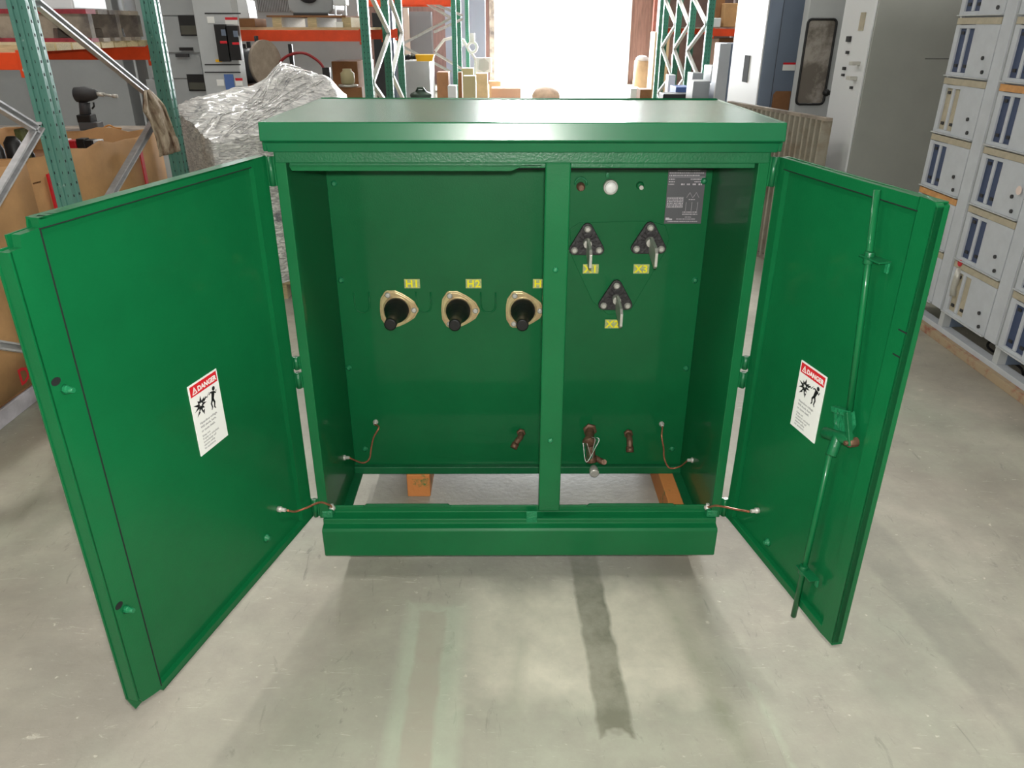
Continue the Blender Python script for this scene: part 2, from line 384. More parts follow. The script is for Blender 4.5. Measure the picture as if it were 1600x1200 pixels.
# sill
b = MB(); b.prism([(-.026, .104), (-.032, .112), (-.034, .207), (-.028, .214), (-.006, .218), (-.004, .234), (.028, .238), (.03, .262), (.036, .262), (.036, .104)], 0, -.632, .632, GREEN)
b.build('sill', T0, bevel=.004)
for a0, a1 in ((567, 706), (915, 1056)):
    x0 = atY(a0, 795, .03).x; x1 = atY(a1, 795, .03).x
    MB().prism([(x0, .258), (x0+.012, .268), (x1-.012, .268), (x1, .258)], 1, .027, .033, GREEN2).build('stiffener_tab', T0, bevel=.001)
for s in (-1, 1):
    MB().box((s*.60, -.002, .236), (s*.635, .03, .262), CHIP).build('corner_gusset', T0, bevel=.004)
b = MB(); b.box((.02, -.006, .218), (.055, -.001, .262), CHIP); b.build('weld_patch', T0, bevel=.002)
# lid: overhanging cap with a lower return band
b = MB()
b.prism([(-.030, 1.447), (-.0365, 1.402), (-.022, 1.398), (-.017, 1.372), (.0, 1.372), (.0, 1.395), (.63, 1.395), (.63, 1.372), (.648, 1.372), (.655, 1.447)], 0, -.652, .652, LID)
for s in (-1, 1):
    b.prism([(-.030, 1.447), (-.0365, 1.402), (-.022, 1.398), (-.017, 1.374), (.648, 1.374), (.655, 1.447)], 0, s*.652, s*.662, LID)
b.build('lid', T0, bevel=.003, seg=3)
# back-plate bolts
for u, v in ((522, 287), (533, 438), (545, 575), (570, 702), (1050, 702), (1072, 576), (1086, 438), (1100, 283)):
    p = atY(u, v, .497)
    MB().lathe((p.x, .5, p.z), (0, -1, 0), [(0, .011), (.003, .011), (.004, .006), (.008, .006)], CHIP, n=12).build('bolt', T0)
# embossed plate behind the low-voltage bushings
pl = [atY(u, v, .498) for u, v in ((890, 358), (905, 348), (1015, 345), (1040, 352), (1046, 372), (1040, 392), (1000, 460), (985, 486), (950, 492), (925, 470), (893, 400))]
MB().prism([(p.x, p.z) for p in pl], 1, .5, .4965, GREEN).build('embossed_plate', T0, bevel=.002)
# high-voltage bushings
def reuleaux(cx, cz, R, rot, n=10):
    pts = []
    for k in range(3):
        a0 = rot+k*2*PI/3
        opp = (cx+R*math.cos(a0+PI)*.75, cz+R*math.sin(a0+PI)*.75)
        c = (cx+R*math.cos(a0), cz+R*math.sin(a0))
        for j in range(-2, 3):  # rounded corner
            t = a0+j*PI/8; pts.append((cx+(R-.016)*math.cos(a0)+.016*math.cos(t), cz+(R-.016)*math.sin(a0)+.016*math.sin(t)))
        am = a0+PI/3; pts.append((cx+R*.90*math.cos(am-.6), cz+R*.90*math.sin(am-.6))); [pts.append((cx+R*q*math.cos(am+e), cz+R*q*math.sin(am+e))) for e, q in ((-.4, .835), (-.2, .80), (0, .79), (.2, .80), (.4, .835))]; pts.append((cx+R*.90*math.cos(am+.6), cz+R*.90*math.sin(am+.6)))
    return pts
def label_plate(parent, u, v, txt):
    p = atY(u, v, .496); b = MB(); b.box((p.x-.027, .4965, p.z-.0165), (p.x+.027, .4945, p.z+.0165), YEL)
    b.text(txt, .036, YELT, Matrix.Translation((p.x, .4942, p.z-.0125)) @ Matrix.Rotation(PI/2, 4, 'X'), bold=.0009, space=1.12)
    b.build('terminal_label', parent, label='yellow %s terminal label' % txt, recalc=False)
for i, (u, v, lu) in enumerate(((620, 484, 644), (716, 485, 740), (817, 485, 845))):
    p = atY(u, v, .49); cx, cz = p.x, p.z; rot = math.radians(-2)
    B = MB(); B.prism(reuleaux(cx, cz, .076, rot), 1, .5, .494, ZINC)
    B.prism(reuleaux(cx, cz, .070, rot), 1, .494, .491, ZINC)
    B.tube([(cx+.047*math.cos(a*PI/12), .4905, cz+.047*math.sin(a*PI/12)) for a in range(24)], .003, ZINC, n=6, closed=True)
    fl = B.build('bushing_flange', T0, bevel=.0015, label='gold zinc three-cornered flange')
    for k in range(3):
        a = rot+k*2*PI/3; MB().lathe((cx+.06*math.cos(a), .492, cz+.06*math.sin(a)), (0, -1, 0), [(0, .010), (.004, .010), (.007, .006)], STEEL, n=12).build('screw', fl)
    MB().lathe((cx, .493, cz), (-.03, -1, -.03), [(0, .043), (.012, .043), (.016, .040), (.03, .039), (.034, .036), (.05, .033), (.06, .027), (.10, .021), (.122, .0185), (.124, .0205), (.138, .0205), (.14, .017)], BLACK, n=24).build('rubber_boot', T0, label='black rubber bushing boot')
    label_plate(T0, lu, 443, 'H%d' % (i+1))
    # U-shaped parking pocket pressed beside each bushing
    q = atY(u-54, 478, .497)
    arc = [(q.x-.026, .499, q.z+.05), (q.x-.026, .499, q.z)]+[(q.x-.026*math.cos(t*PI/8), .499, q.z-.026*math.sin(t*PI/8)) for t in range(1, 8)]+[(q.x+.026, .499, q.z), (q.x+.026, .499, q.z+.05)]
    MB().tube(arc, .003, GREEN, n=6).build('parking_bracket', T0)
# low-voltage bushings
def rtri(cx, cz, R, rr, n=5):
    pts = []
    for k in range(3):
        a0 = PI/2+k*2*PI/3
        for j in range(n): t = a0-PI/3+j*(2*PI/3)/(n-1); pts.append((cx+(R-rr)*math.cos(a0)+rr*math.cos(t), cz+(R-rr)*math.sin(a0)+rr*math.sin(t)))
    return pts
for i, (u, v, lu, lv, yaw_) in enumerate(((917, 377, 923, 420, -2), (962, 464, 957, 506, -2), (1014, 375, 1002, 420, -3))):
    p = atY(u, v, .49); cx, cz = p.x, p.z
    fl = MB().prism(rtri(cx, cz-.004, .066, .018), 1, .4965, .482, EPOXY)
    for k in range(12):
        a = k*PI/6; fl.bar((cx+.016*math.cos(a), .481, cz+.016*math.sin(a)), (cx+.033*math.cos(a), .481, cz+.033*math.sin(a)), .004, .004, EPOXY)
    fl = fl.build('bushing_clamp', T0, bevel=.002, label='black triangular bushing clamp')
    for k in range(3):
        a = PI/2+k*2*PI/3
        MB().lathe((cx+.048*math.cos(a), .482, cz-.004+.048*math.sin(a)), (0, -1, 0), [(0, .0115), (.008, .0115), (.009, .007), (.012, .007)], STEEL, n=12).build('bolt', fl)
    R = Matrix.Translation((cx, .48, cz)) @ Matrix.Rotation(math.radians(yaw_), 4, 'Z')
    s = MB(); s.cyl((0, .0, 0), (0, -.035, 0), .014, STEEL, T=R)
    s.prism([(-.03, -.018), (-.03, .014), (-.045, .024), (-.17, .020), (-.19, .008), (-.19, -.034), (-.175, -.044), (-.05, -.034)], 0, -.0045, .0045, STEEL, T=R)
    s.build('spade_terminal', T0, bevel=.001, label='bare metal spade terminal X%d' % (1, 2, 3)[i])
    label_plate(T0, lu, lv, 'X%d' % (1, 2, 3)[i])
# small fittings at the top right
p = atY(908, 293, .48); b = MB(); b.lathe((p.x, .5, p.z), (0, -1, 0), [(0, .014), (.012, .014), (.014, .009), (.03, .009)], BRASS); b.tube([(p.x+.019*math.cos(a*PI/7-.3), .494, p.z+.010+.019*math.sin(a*PI/7-.3)) for a in range(9)], .003, CHIP); b.build('drain_plug', T0)
p = atY(955, 294, .47); b = MB(); b.lathe((p.x, .5, p.z), (0, -1, 0), [(0, .024), (.02, .024), (.022, .0215)], STEEL, n=28); b.lathe((p.x, .478, p.z), (0, -1, 0), [(0, .0195), (.003, .018), (.006, .012), (.007, .004)], WHITE, n=28); b.build('sight_gauge', T0, label='round white-faced gauge')
b = MB().box((p.x-.016, .5, p.z+.032), (p.x-.008, .49, p.z+.046), CHIP); b.build('gauge_clip', T0)
p = atY(1001, 293, .485); b = MB(); b.lathe((p.x, .5, p.z+.004), (0, -1, 0), [(0, .013), (.008, .012), (.01, .006)], GREEN); b.lathe((p.x+.002, .492, p.z), (0, -1, 0), [(0, .0075), (.012, .0075)], STEEL, n=6); b.build('grounding_stud', T0)
# nameplate: etched rows, a little wiring diagram, a table
P0 = atY(1045, 266, .495); P1 = atY(1101, 348, .495); x0 = P0.x; x1 = x0+.123; z1 = 1.247; z0 = 1.068
b = MB(); b.box((x0, .5, z0), (x1, .4975, z1), PLATE)
def mark(x, z, w_, h_): b.box((x0+x, .4976, z0+z), (x0+x+w_, .4971, z0+z+h_), PRINT)
def dashes(x, z, w_, h_, k=5):
    a = x
    while a < x+w_:
        l = random.uniform(.002, .006); mark(a, z, min(l, x+w_-a), h_); a += l+random.uniform(.0012, .0025)
dashes(.03, .172, .075, .0028); dashes(.004, .164, .115, .0035); dashes(.004, .156, .1, .0035); mark(.003, .152, .117, .0008)
for zz, w_ in ((.144, .02), (.136, .02), (.128, .018)): dashes(.004, zz, w_, .0032)
dashes(.075, .144, .04, .0035); dashes(.088, .136, .028, .003)
for k in range(4): dashes(.045+k*.019, .127, .011, .005)
for k in range(6): dashes(.004, .055+k*.0055, .052, .003); 
for xx in (.004, .036, .047, .056): mark(xx, .054, .0006, .034)
mark(.004, .087, .053, .0006); mark(.004, .0535, .053, .0006)
for xx in (.067, .086, .105): mark(xx, .042, .0008, .03)
for xx in (.077, .098):
    for sg in (-1, 1): b.bar((x0+xx, .4974, z0+.103), (x0+xx+sg*.010, .4974, z0+.086), .0006, .0008, PRINT, upv=(0, 1, 0))
dashes(.075, .079, .02, .002); dashes(.058, .037, .05, .003); dashes(.058, .03, .05, .003); dashes(.068, .021, .022, .0022); dashes(.04, .014, .062, .0028); dashes(.012, .006, .1, .003); mark(.004, .012, .012, .008); mark(.016, .012, .010, .005)
b.build('nameplate', T0, label='small grey etched rating plate')
# drain fittings
def fitting(u, v, pts, r, name='drain_fitting', lab=None):
    p = atY(u, v, .45); b = MB()
    q = [(p.x+a, .5-c, p.z+d) for a, c, d in pts]
    b.tube(spline(q, 5), r, BRASS, n=10); e = Vector(q[-1]); d_ = (e-Vector(q[-2])).normalized()
    b.lathe(e-d_*.012, d_, [(0, r*1.25), (.02, r*1.25), (.021, r*.7)], BRASS, n=12); b.lathe(q[0], (0, -1, 0), [(0, r*1.6), (.008, r*1.6), (.012, r*1.1)], BRASS, n=6)
    return b
fitting(812, 690, [(.006, 0, .012), (.004, .03, .01), (-.012, .05, -.002), (-.02, .06, -.014)], .011).build('drain_fitting', T0, label='small bronze drain elbow')
fitting(984, 695, [(-.0, 0, .022), (.0, .035, .018), (.0, .05, .0), (.0, .06, -.016)], .0115).build('drain_fitting', T0, label='straight bronze sampler fitting')
b = fitting(921, 692, [(.005, 0, .03), (.0, .05, .02), (.002, .07, -.01), (.006, .08, -.055)], .017)
b.lathe(atY(921, 688, .43), (0, -.6, -.2), [(-.01, .012), (0, .026), (.014, .027), (.02, .015)], BRASS, n=8)
pp = atY(928, 735, .42); b.lathe(pp, (0, -1, -.1), [(-.02, .012), (0, .018), (.02, .018), (.023, .012)], STEEL, n=14)
b.tube([atY(930, 715, .43), atY(942, 722, .43), atY(944, 722, .4)], .011, BRASS); b.build('drain_valve', T0, bevel=.001, label='larger bronze drain valve wrapped in wire')
b = MB()
for k in range(4):
    b.tube(spline([atY(911+k*2, 692, .41), atY(916+3*k, 722-2*k, .40), atY(930-k, 700, .395), atY(936-2*k, 686, .40), atY(924, 683, .42)], 5), .0014, [WHITE, CHIP, GREEN2, STEEL][k], n=5)
b.build('wire_loop', T0, label='pale twisted wire tied round the valve')
# grounding wires
def stud(p, d, parent=T0): return MB().lathe(Vector(p)-Vector(d).normalized()*.01, d, [(0, .010), (.012, .010), (.013, .006), (.026, .006), (.027, .003)], STEEL, n=10).build('ground_bolt', parent)
for sx in (-1, 1):
    if sx < 0: A = atY(585, 665, .47); Bp = Vector((-.615, .40, atX(545, 715, -.615).z)); mids = [atY(592, 668, .45), atY(584, 683, .44), atY(580, 700, .44), atY(577, 717, .43), atY(566, 723, .42)]
    else: A = atY(1036, 668, .47); Bp = Vector((.615, .40, atX(1074, 719, .615).z)); mids = [atY(1034, 682, .45), atY(1037, 700, .44), atY(1038, 716, .44), atY(1046, 731, .43), atY(1062, 729, .42)]
    if sx < 0: Bp = atX(545, 715, -.612)
    else: Bp = atX(1075, 719, .612)
    stud((A.x, .497, A.z), (0, -1, 0)); stud((sx*.626, Bp.y, Bp.z), (-sx, 0, 0))
    MB().tube(spline([(A.x, .48, A.z)]+mids+[Bp], 6), .0032, COPPER, n=7).build('ground_wire', T0)

# ---- doors
def door_frame(hinge, ang, side):
    """local x = away from hinge, local y = out of the inside face, z up"""
    d = Vector((math.cos(ang), math.sin(ang), 0)); n = Vector((d.y, -d.x, 0))*side; Mx = Matrix.Identity(4)
    for i in range(3): Mx[i][0] = d[i]; Mx[i][1] = n[i]; Mx[i][3] = (hinge[0], hinge[1], 0)[i]
    return Mx
AL = math.atan2(-.72, -.195); AR = math.atan2(-.575, .125)
ML = door_frame((-.662, -.004), AL, -1); MR = door_frame((.662, -.004), AR, 1)
if (ML.to_3x3() @ Vector((0, 1, 0))).x < 0: ML = door_frame((-.662, -.004), AL, 1)
if (MR.to_3x3() @ Vector((0, 1, 0))).x > 0: MR = door_frame((.662, -.004), AR, -1)
def pan(Mx, outline, w_, z0, z1, th, hin, out, top, bot, rec):
    b = MB(Mx); b.prism(outline, 1, -th, -th+.004, GREEN)       # outer skin
    b.box((0, -th, z0), (.004, 0, z1), GREEN); b.box((0, -th, z0), (w_, 0, z0+.004), GREEN)
    # raised inner rim
    b.box((0, -rec, z0), (hin, 0, z1), GREEN); b.box((hin, -rec, z1-top), (w_-out, 0, z1), GREEN); b.box((hin, -rec, z0), (w_-out, 0, z0+bot), GREEN)
    return b
# left (wide) door
dl_out = [(0, .245), (.79, .245), (.805, .29), (.805, 1.322), (.775, 1.322), (.775, 1.342), (.728, 1.344), (.724, 1.362), (0, 1.362)]
b = pan(ML, dl_out, .728, .245, 1.362, .03, .06, 0, .02, .02, .018)
b.prism([(.728, .247), (.733, .255), (.755, .262), (.79, .275), (.80, .30), (.80, 1.320), (.775, 1.322), (.772, 1.343), (.728, 1.345)], 1, -.018, 0, GREEN)
b.box((.796, -.03, .29), (.803, .0, 1.320), GREEN)
b.box((.06, -.024, .265), (.728, -.014, 1.342), GREEN)
b.box((0, -.03, 1.358), (.725, 0, 1.362), GREEN)
DL = b.build('door', T0, bevel=.0025, label='wide left door, inside face showing a danger notice')
b = MB(ML)
b.prism([(.7285, .262), (.7315, .262), (.7315, 1.345), (.7285, 1.345)], 1, -.002, .0007, HOLE)
b.box((.07, -.002, 1.3425), (.7285, .0006, 1.3445), HOLE); b.build('seam', DL)
# right (narrow) door
dr_out = [(0, .24), (.565, .24), (.575, .25), (.575, 1.352), (.565, 1.36), (0, 1.36)]
b = pan(MR, dr_out, .575, .24, 1.36, .03, .035, .05, .028, .022, .018)
b.prism([(.525, .24), (.568, .24), (.575, .25), (.575, 1.352), (.568, 1.36), (.525, 1.36)], 1, -.018, 0, GREEN)
b.box((.568, -.03, .246), (.575, 0, 1.354), GREEN); b.box((0, -.03, 1.356), (.57, 0, 1.36), GREEN)
b.box((.035, -.024, .262), (.525, -.014, 1.332), GREEN)
DR = b.build('door', T0, bevel=.003, label='narrow right door with locking rods and a danger notice inside')
b = MB(MR); b.box((.03, -.002, 1.3325), (.527, .0006, 1.3345), HOLE); b.build('seam', DR)
# danger notices
def star(cx, cy, n, r1, r2, seed):
    rnd = random.Random(seed); pts = []
    for i in range(2*n):
        a = PI*i/n; r = (r1 if i % 2 == 0 else r2)*rnd.uniform(.8, 1.25); pts.append((cx+r*math.cos(a), cy+r*math.sin(a)))
    return pts
def limb(pts, w0, w1):
    """tapered stroke outline through 2-D points"""
    L = []; R = []
    for i, p in enumerate(pts):
        a = Vector(pts[max(i-1, 0)]); c = Vector(pts[min(i+1, len(pts)-1)]); d = (c-a).normalized(); n = Vector((-d.y, d.x)); w_ = (w0+(w1-w0)*i/(len(pts)-1))/2
        L.append(tuple(Vector(p)+n*w_)); R.append(tuple(Vector(p)-n*w_))
    return L+R[::-1]
def danger(Mx, flip, s0, z0, parent):
    """sheet .112 x .187, text upright; flip=-1 when local x runs leftwards in view"""
    W, H = .112, .187
    F = Mx @ Matrix.Translation((s0, .0, z0)) @ Matrix(((flip, 0, 0, 0), (0, 0, 1, -.0125), (0, 1, 0, 0), (0, 0, 0, 1)))
    b = MB(F); b.box((0, 0, -.002), (W, H, .0004), WHITE)
    def poly(p, m, z=.0006): b.add([(x, y, z) for x, y in p], [tuple(range(len(p)))], m)
    poly([(.004, .156), (W-.004, .156), (W-.004, .183), (.004, .183)], RED)
    poly([(.010, .160), (.030, .160), (.020, .179)], WHITE, .0008); poly([(.0145, .1625), (.0255, .1625), (.020, .1735)], RED, .001); poly([(.0192, .164), (.0208, .164), (.0213, .171), (.0187, .171)], WHITE, .0012)
    b.text('DANGER', .0180, WHITE, Matrix.Translation((.0315, .162, .0009)), 'LEFT', .0001, .0007)
    sp = star(.032, .124, 9, .022, .010, 5); n = len(sp)
    for i in range(n): poly([(.032, .124), sp[i], sp[(i+1) % n]], BLK)
    poly(star(.033, .127, 5, .006, .003, 2), WHITE, .0008)
    poly(limb([(.045, .130), (.056, .136), (.060, .133), (.070, .143)], .006, .001), BLK)
    poly([(.022, .112), (.013, .100), (.028, .108)], BLK); poly([(.036, .108), (.040, .096), (.044, .110)], BLK)
    poly([(.088+.006*math.cos(a*PI/5), .144+.006*math.sin(a*PI/5)) for a in range(10)], BLK)
    poly(limb([(.085, .138), (.081, .126), (.078, .118)], .013, .009), BLK)
    poly(limb([(.082, .135), (.074, .139), (.068, .135)], .005, .003), BLK); poly(limb([(.086, .136), (.094, .130), (.097, .137)], .005, .003), BLK)
    poly(limb([(.079, .120), (.071, .110), (.073, .099), (.069, .094)], .007, .003), BLK); poly(limb([(.080, .119), (.084, .108), (.081, .097), (.085, .092)], .007, .003), BLK)
    for i, t in enumerate(('Hazardous voltage.', 'Will shock, burn,', 'or cause death.')): b.text(t, .0088, GREYP, Matrix.Translation((.018, .078-i*.0105, .0007)), 'LEFT', 0, .00015)
    for i, t in enumerate(('Keep out.', 'If open or unlocked,', 'immediately call', 'electric utility', 'for assistance.')): b.text(t, .0078, GREYP, Matrix.Translation((.018, .044-i*.0085, .0007)), 'LEFT', 0, .0001)
    b.build('danger_notice', parent, label='white danger notice with red header', recalc=False)
def onpanel(Mx, u, v, t):
    Mi = Mx.inverted(); o_ = Mi @ CAM; d_ = Mi.to_3x3() @ ray(u, v); return o_+d_*((t-o_.y)/d_.y)
for Mx, flip, c, pr in ((ML, -1, ((315, 713), (291, 606), (338, 574), (357, 681)), DL), (MR, 1, ((1234, 665), (1252, 560), (1292, 588), (1274, 694)), DR)):
    q = [onpanel(Mx, u, v, -.0125) for u, v in c]
    danger(Mx, flip, sum(p.x for p in q)/4-flip*.056, sum(p.z for p in q)/4-.0935, pr)
# door details
def dl(Mx, s, t, z): return Mx @ Vector((s, t, z))
nL = (ML.to_3x3() @ Vector((0, 1, 0))); nR = (MR.to_3x3() @ Vector((0, 1, 0)))
for z in (1.052, .526):
    MB(ML).lathe((.768, 0, z), (0, 1, 0), [(0, .010), (.006, .008), (.014, .006), (.02, .005)], CHIP, n=10).build('stud', DL)
    MB(ML).prism([(.782+.011*math.cos(a*PI/6), z+.022+.008*math.sin(a*PI/6)) for a in range(12)], 1, .0005, -.001, HOLE).build('lock_hole', DL)
for Mx, s, z, pr in ((ML, .234, .327, DL), (MR, .219, .299, DR)):
    MB(Mx).lathe((s, -.015, z), (0, 1, 0), [(0, .013), (.005, .013), (.008, .007), (.014, .006)], CHIP, n=8).build('bolt', pr)
for Mx, s, z, pr, sx in ((ML, .158, .376, DL, -1), (MR, .148, .363, DR, 1)):
    MB(Mx).lathe((s, -.015, z), (0, 1, 0), [(0, .009), (.012, .009), (.013, .006), (.026, .006)], STEEL, n=8).build('ground_bolt', pr)
    end = dl(Mx, s, .018, z)
    if sx < 0: pts = [(-.605, .02, .262), (-.607, .0, .285)]+[atY(500, 785, -.03), atY(480, 793, -.08), atY(462, 799, -.11), end]
    else: pts = [(.605, .02, .262), (.607, .0, .275)]+[atY(1118, 790, -.03), atY(1132, 792, -.06), atY(1150, 796, -.10), end]
    MB().tube(spline(pts, 7), .0034, COPPER, n=7).build('ground_wire', T0)
    MB().lathe((sx*.605, .02, .255), (0, 0, 1), [(0, .011), (.008, .011), (.01, .006), (.018, .006)], STEEL, n=8).build('ground_bolt', T0)
# hinges
for sx in (-1, 1):
    for z0, z1 in ((1.285, 1.36), (.76, .80), (.70, .75), (.245, .31)):
        b = MB(); b.cyl((sx*.652, -.004, z0), (sx*.652, -.004, z1), .0075, GREEN2 if z0 > .3 else GREEN, n=12); b.box((sx*.641, -.003, z0), (sx*.664, .0, z1), GREEN)
        b.build('hinge', T0)
# locking rods and latch on the right door
for a, c in (((.405, .006, 1.352), (.472, .012, .86)), ((.437, .012, .75), (.418, .006, .20))):
    MB(MR).cyl(a, c, .0075, GREEN, n=12).build('locking_rod', DR)
for s, z in ((.424, 1.212), (.420, .366)):
    b = MB(MR); b.box((s-.012, -.005, z), (s+.055, .024, z+.004), GREEN2); b.box((s+.045, -.005, z-.022), (s+.055, 0, z+.004), CHIP); b.cyl((s+.006, .012, z-.012), (s+.006, .012, z+.014), .011, GREEN2, n=10)
    b.build('rod_guide', DR, bevel=.001)
b = MB(MR)
b.prism([(.415, .845), (.47, .858), (.485, .83), (.475, .79), (.43, .79)], 1, -.004, .012, CHIP)
b.bar((.475, .02, .862), (.508, .02, .79), .012, .012, GREEN2); b.bar((.42, .016, .842), (.48, .016, .858), .014, .014, CHIP)
b.cyl((.415, .022, .775), (.50, .014, .80), .014, GREEN2, n=14); b.cyl((.462, .02, .79), (.47, .035, .745), .013, GREEN2, n=14)
b.lathe((.502, .01, .795), (0, 1, 0), [(-.01, .012), (.012, .012), (.014, .006), (.022, .006)], BRASS, n=8)
b.build('latch', DR, bevel=.0015, label='green lever latch joining the two rods')
b = MB(MR); b.box((.55, -.0005, 1.09), (.575, .0008, 1.093), HOLE); b.box((.55, -.0005, 1.035), (.572, .0008, 1.038), HOLE); b.build('strike_slot', DR)

# timber bearers the cabinet stands on
p = atY(636, 760, .474).x; q = atY(672, 760, .474).x
o = MB().box((p, .474, 0), (q, 1.15, .0995), WOODO).build('timber_block', bevel=.004); tag(o, 'orange and green stained timber under left rear of green cabinet', 'timber')
o = MB().box((.545, .19, 0), (.635, 1.15, .0995), WOODO).build('timber_block', bevel=.004); tag(o, 'longer orange stained timber under right rear corner of green cabinet', 'timber')

# ================================================================== PALLET RACKS
def upright(t, x, y, z1, m, w_=.078, d_=.074, holes=(-1,), sidehole=0, name='upright'):
    b = MB(); h = w_/2; g = d_/2
    prof = [(-h, -g), (-h*.55, -g), (-h*.5, -g+.006), (-h*.15, -g+.006), (-h*.1, -g), (h*.1, -g), (h*.15, -g+.006), (h*.5, -g+.006), (h*.55, -g), (h, -g),
            (h, -g*.35), (h-.008, -g*.2), (h-.008, g*.2), (h, g*.35), (h, g), (-h, g), (-h, g*.35), (-h+.008, g*.2), (-h+.008, -g*.2), (-h, -g*.35)]
    b.prism([(x+a, y+c) for a, c in prof], 2, 0.006, z1, m); b.box((x-h-.02, y-g-.03, 0), (x+h+.02, y+g+.03, .006), m)
    z = .2
    while z < z1-.05:
        for hx in (-.021, .021): b.box((x+hx-.005, y-g+.005, z), (x+hx+.005, y-g+.0055-.0002, z+.012), HOLE)
        if sidehole:
            for hy in (-.028, .028): b.box((x+sidehole*(h-.001), y+hy*.85-.004, z), (x+sidehole*(h+.0006), y+hy*.85+.004, z+.011), HOLE)
        z += .0508
    return b.build(name, t, bevel=.002)
def beam(t, x0, x1, y, z0, z1, m=None, th=.045):
    m = m or ORANGE; b = MB(); b.box((x0, y-th/2, z0), (x1, y+th/2, z1), m)
    for x in (x0, x1): b.box((x-.02, y-th/2-.004, z0-.03), (x+.02, y+th/2, z1+.01), m); b.cyl((x, y-th/2-.008, z0), (x, y-th/2, z0), .008, STEEL, n=8)
    return b.build('beam', t, bevel=.002)
# --- near left rack
XA = -2.04; YP1, YP2 = 1.48, 2.74
RA = thing('pallet_rack', 'nearest teal green pallet rack at the left edge, bare metal bracing', 'pallet rack', (XA-.6, YP1, 0))
for y in (.22, YP1, YP2): upright(RA, XA, y, 2.6, TEAL, sidehole=1)
for y in (YP1, YP2): upright(RA, XA-2.75, y, 2.6, TEAL)
def strut(t, a, c, wd=.036):
    a = Vector(a); c = Vector(c); b = MB(); d = (c-a).normalized(); n = Vector((1, 0, 0)); n = (n-d*n.dot(d)).normalized(); k = d.cross(n)
    b.bar(a+k*wd*.38, c+k*wd*.38, .030, wd*.22, GALV, upv=k); b.bar(a-k*wd*.38, c-k*wd*.38, .030, wd*.22, GALV, upv=k); b.bar(a-n*.012, c-n*.012, .004, wd*.7, GALV, upv=k)
    return b.build('brace', t)
for a, c in (((58, 5), (236, 150)), ((246, 180), (120, 395)), ((-60, 130), (58, 202)), ((62, 196), (-70, 420)), ((-60, 530), (110, 556))):
    strut(RA, atX(a[0], a[1], XA+.01), atX(c[0], c[1], XA+.01))
zt = atY(228, 73, YP2).z; zb = atY(228, 93.5, YP2).z; beam(RA, XA-2.7, XA-.04, YP2, zb, zt)
zt1 = atY(5, 82, YP1).z; zb1 = atY(5, 109, YP1).z; beam(RA, XA-2.7, XA-.04, YP1, zb1, zt1)
zd = max(zt, zt1)
b = MB()
for k in range(9): b.box((XA-2.6, YP1+.0+k*.142, zd), (XA-.05, YP1+.125+k*.142, zd+.03), WOOD)
b.build('deck', RA)
# grey skid with red edges on the deck
def skid(name, x0, x1, y0, y1, z0, z1, label, cat='pallet'):
    t = thing(name, label, cat, ((x0+x1)/2, (y0+y1)/2, z0)); h = z1-z0
    b = MB(); n = 5
    for k in range(n):
        a = y0+(y1-y0)*k/n; b.box((x0, a, z1-h*.14), (x1, a+(y1-y0)/n*.8, z1), WOODR if k == 0 else WOODG); b.box((x0, a, z0), (x1, a+(y1-y0)/n*.6, z0+h*.12), WOODR if k == 0 else WOODG)
    b.build('deck_board', t)
    for y in (y0+.01, (y0+y1)/2, y1-.05):
        b = MB(); L_ = x1-x0
        poly = [(x0, z0+h*.12), (x0+L_*.12, z0+h*.12), (x0+L_*.13, z0+h*.42), (x0+L_*.28, z0+h*.42), (x0+L_*.29, z0+h*.12), (x0+L_*.70, z0+h*.12), (x0+L_*.71, z0+h*.42), (x0+L_*.86, z0+h*.42), (x0+L_*.87, z0+h*.12), (x1, z0+h*.12), (x1, z1-h*.14), (x0, z1-h*.14)]
        b.prism(poly, 1, y, y+.04, WOODG); b.build('stringer', t)
    return t
zs = zd+.03
ys = YP2-.16
a = atY(70, 30, ys); c = atY(208, 30, ys); zz = atY(140, 17, ys).z
skid('wooden_skid', a.x-.15, c.x, ys-.5, ys+.1, zs, max(zz, zs+.11), 'weathered grey skid with dark red edges on nearest left rack shelf')
a = atY(72, 5, ys); c = atY(158, 5, ys)
o = MB().box((a.x, ys-.3, max(zz, zs+.11)), (c.x, ys+.06, max(zz, zs+.11)+.3), WHITEP).build('foam_block', bevel=.01); tag(o, 'white block on the red-edged skid at top left', 'block')
# cartons on the floor of the near rack
BX = -2.36
def carton(name, poly_xy, z0, z1, label, m=CARD, jag=.02, stripes=(), txt=None, flap=False, cat='box'):
    t = thing(name, label, cat, (sum(p[0] for p in poly_xy)/4, sum(p[1] for p in poly_xy)/4, z0))
    b = MB(); n = 10; vs = []; fs = []; rnd = random.Random(len(label))
    ring = []
    for k in range(4):
        a = Vector(poly_xy[k]); c = Vector(poly_xy[(k+1) % 4])
        for i in range(n): ring.append(a.lerp(c, i/n))
    R = len(ring); ce = sum(ring, Vector((0, 0)))/R
    for j in range(5):
        for i, p in enumerate(ring):
            bulge = 1+.03*math.sin(PI*(i % n)/n)*math.sin(PI*j/4); q = ce+(p-ce)*bulge
            z = z0+(z1-z0)*j/4+(rnd.uniform(-jag, jag) if j == 4 else 0); vs.append((q.x, q.y, z))
    for j in range(4):
        for i in range(R): fs.append((j*R+i, j*R+(i+1) % R, (j+1)*R+(i+1) % R, (j+1)*R+i))
    b.add(vs, fs, m, True); b.add([(p.x, p.y, z1-.12) for p in ring], [tuple(range(R))], CARD2); b.add([(p.x, p.y, z0) for p in ring], [tuple(range(R))], CARD2)
    o = b.build('wall', t, recalc=False); s = o.modifiers.new('solid', 'SOLIDIFY'); s.thickness = .008
    return t
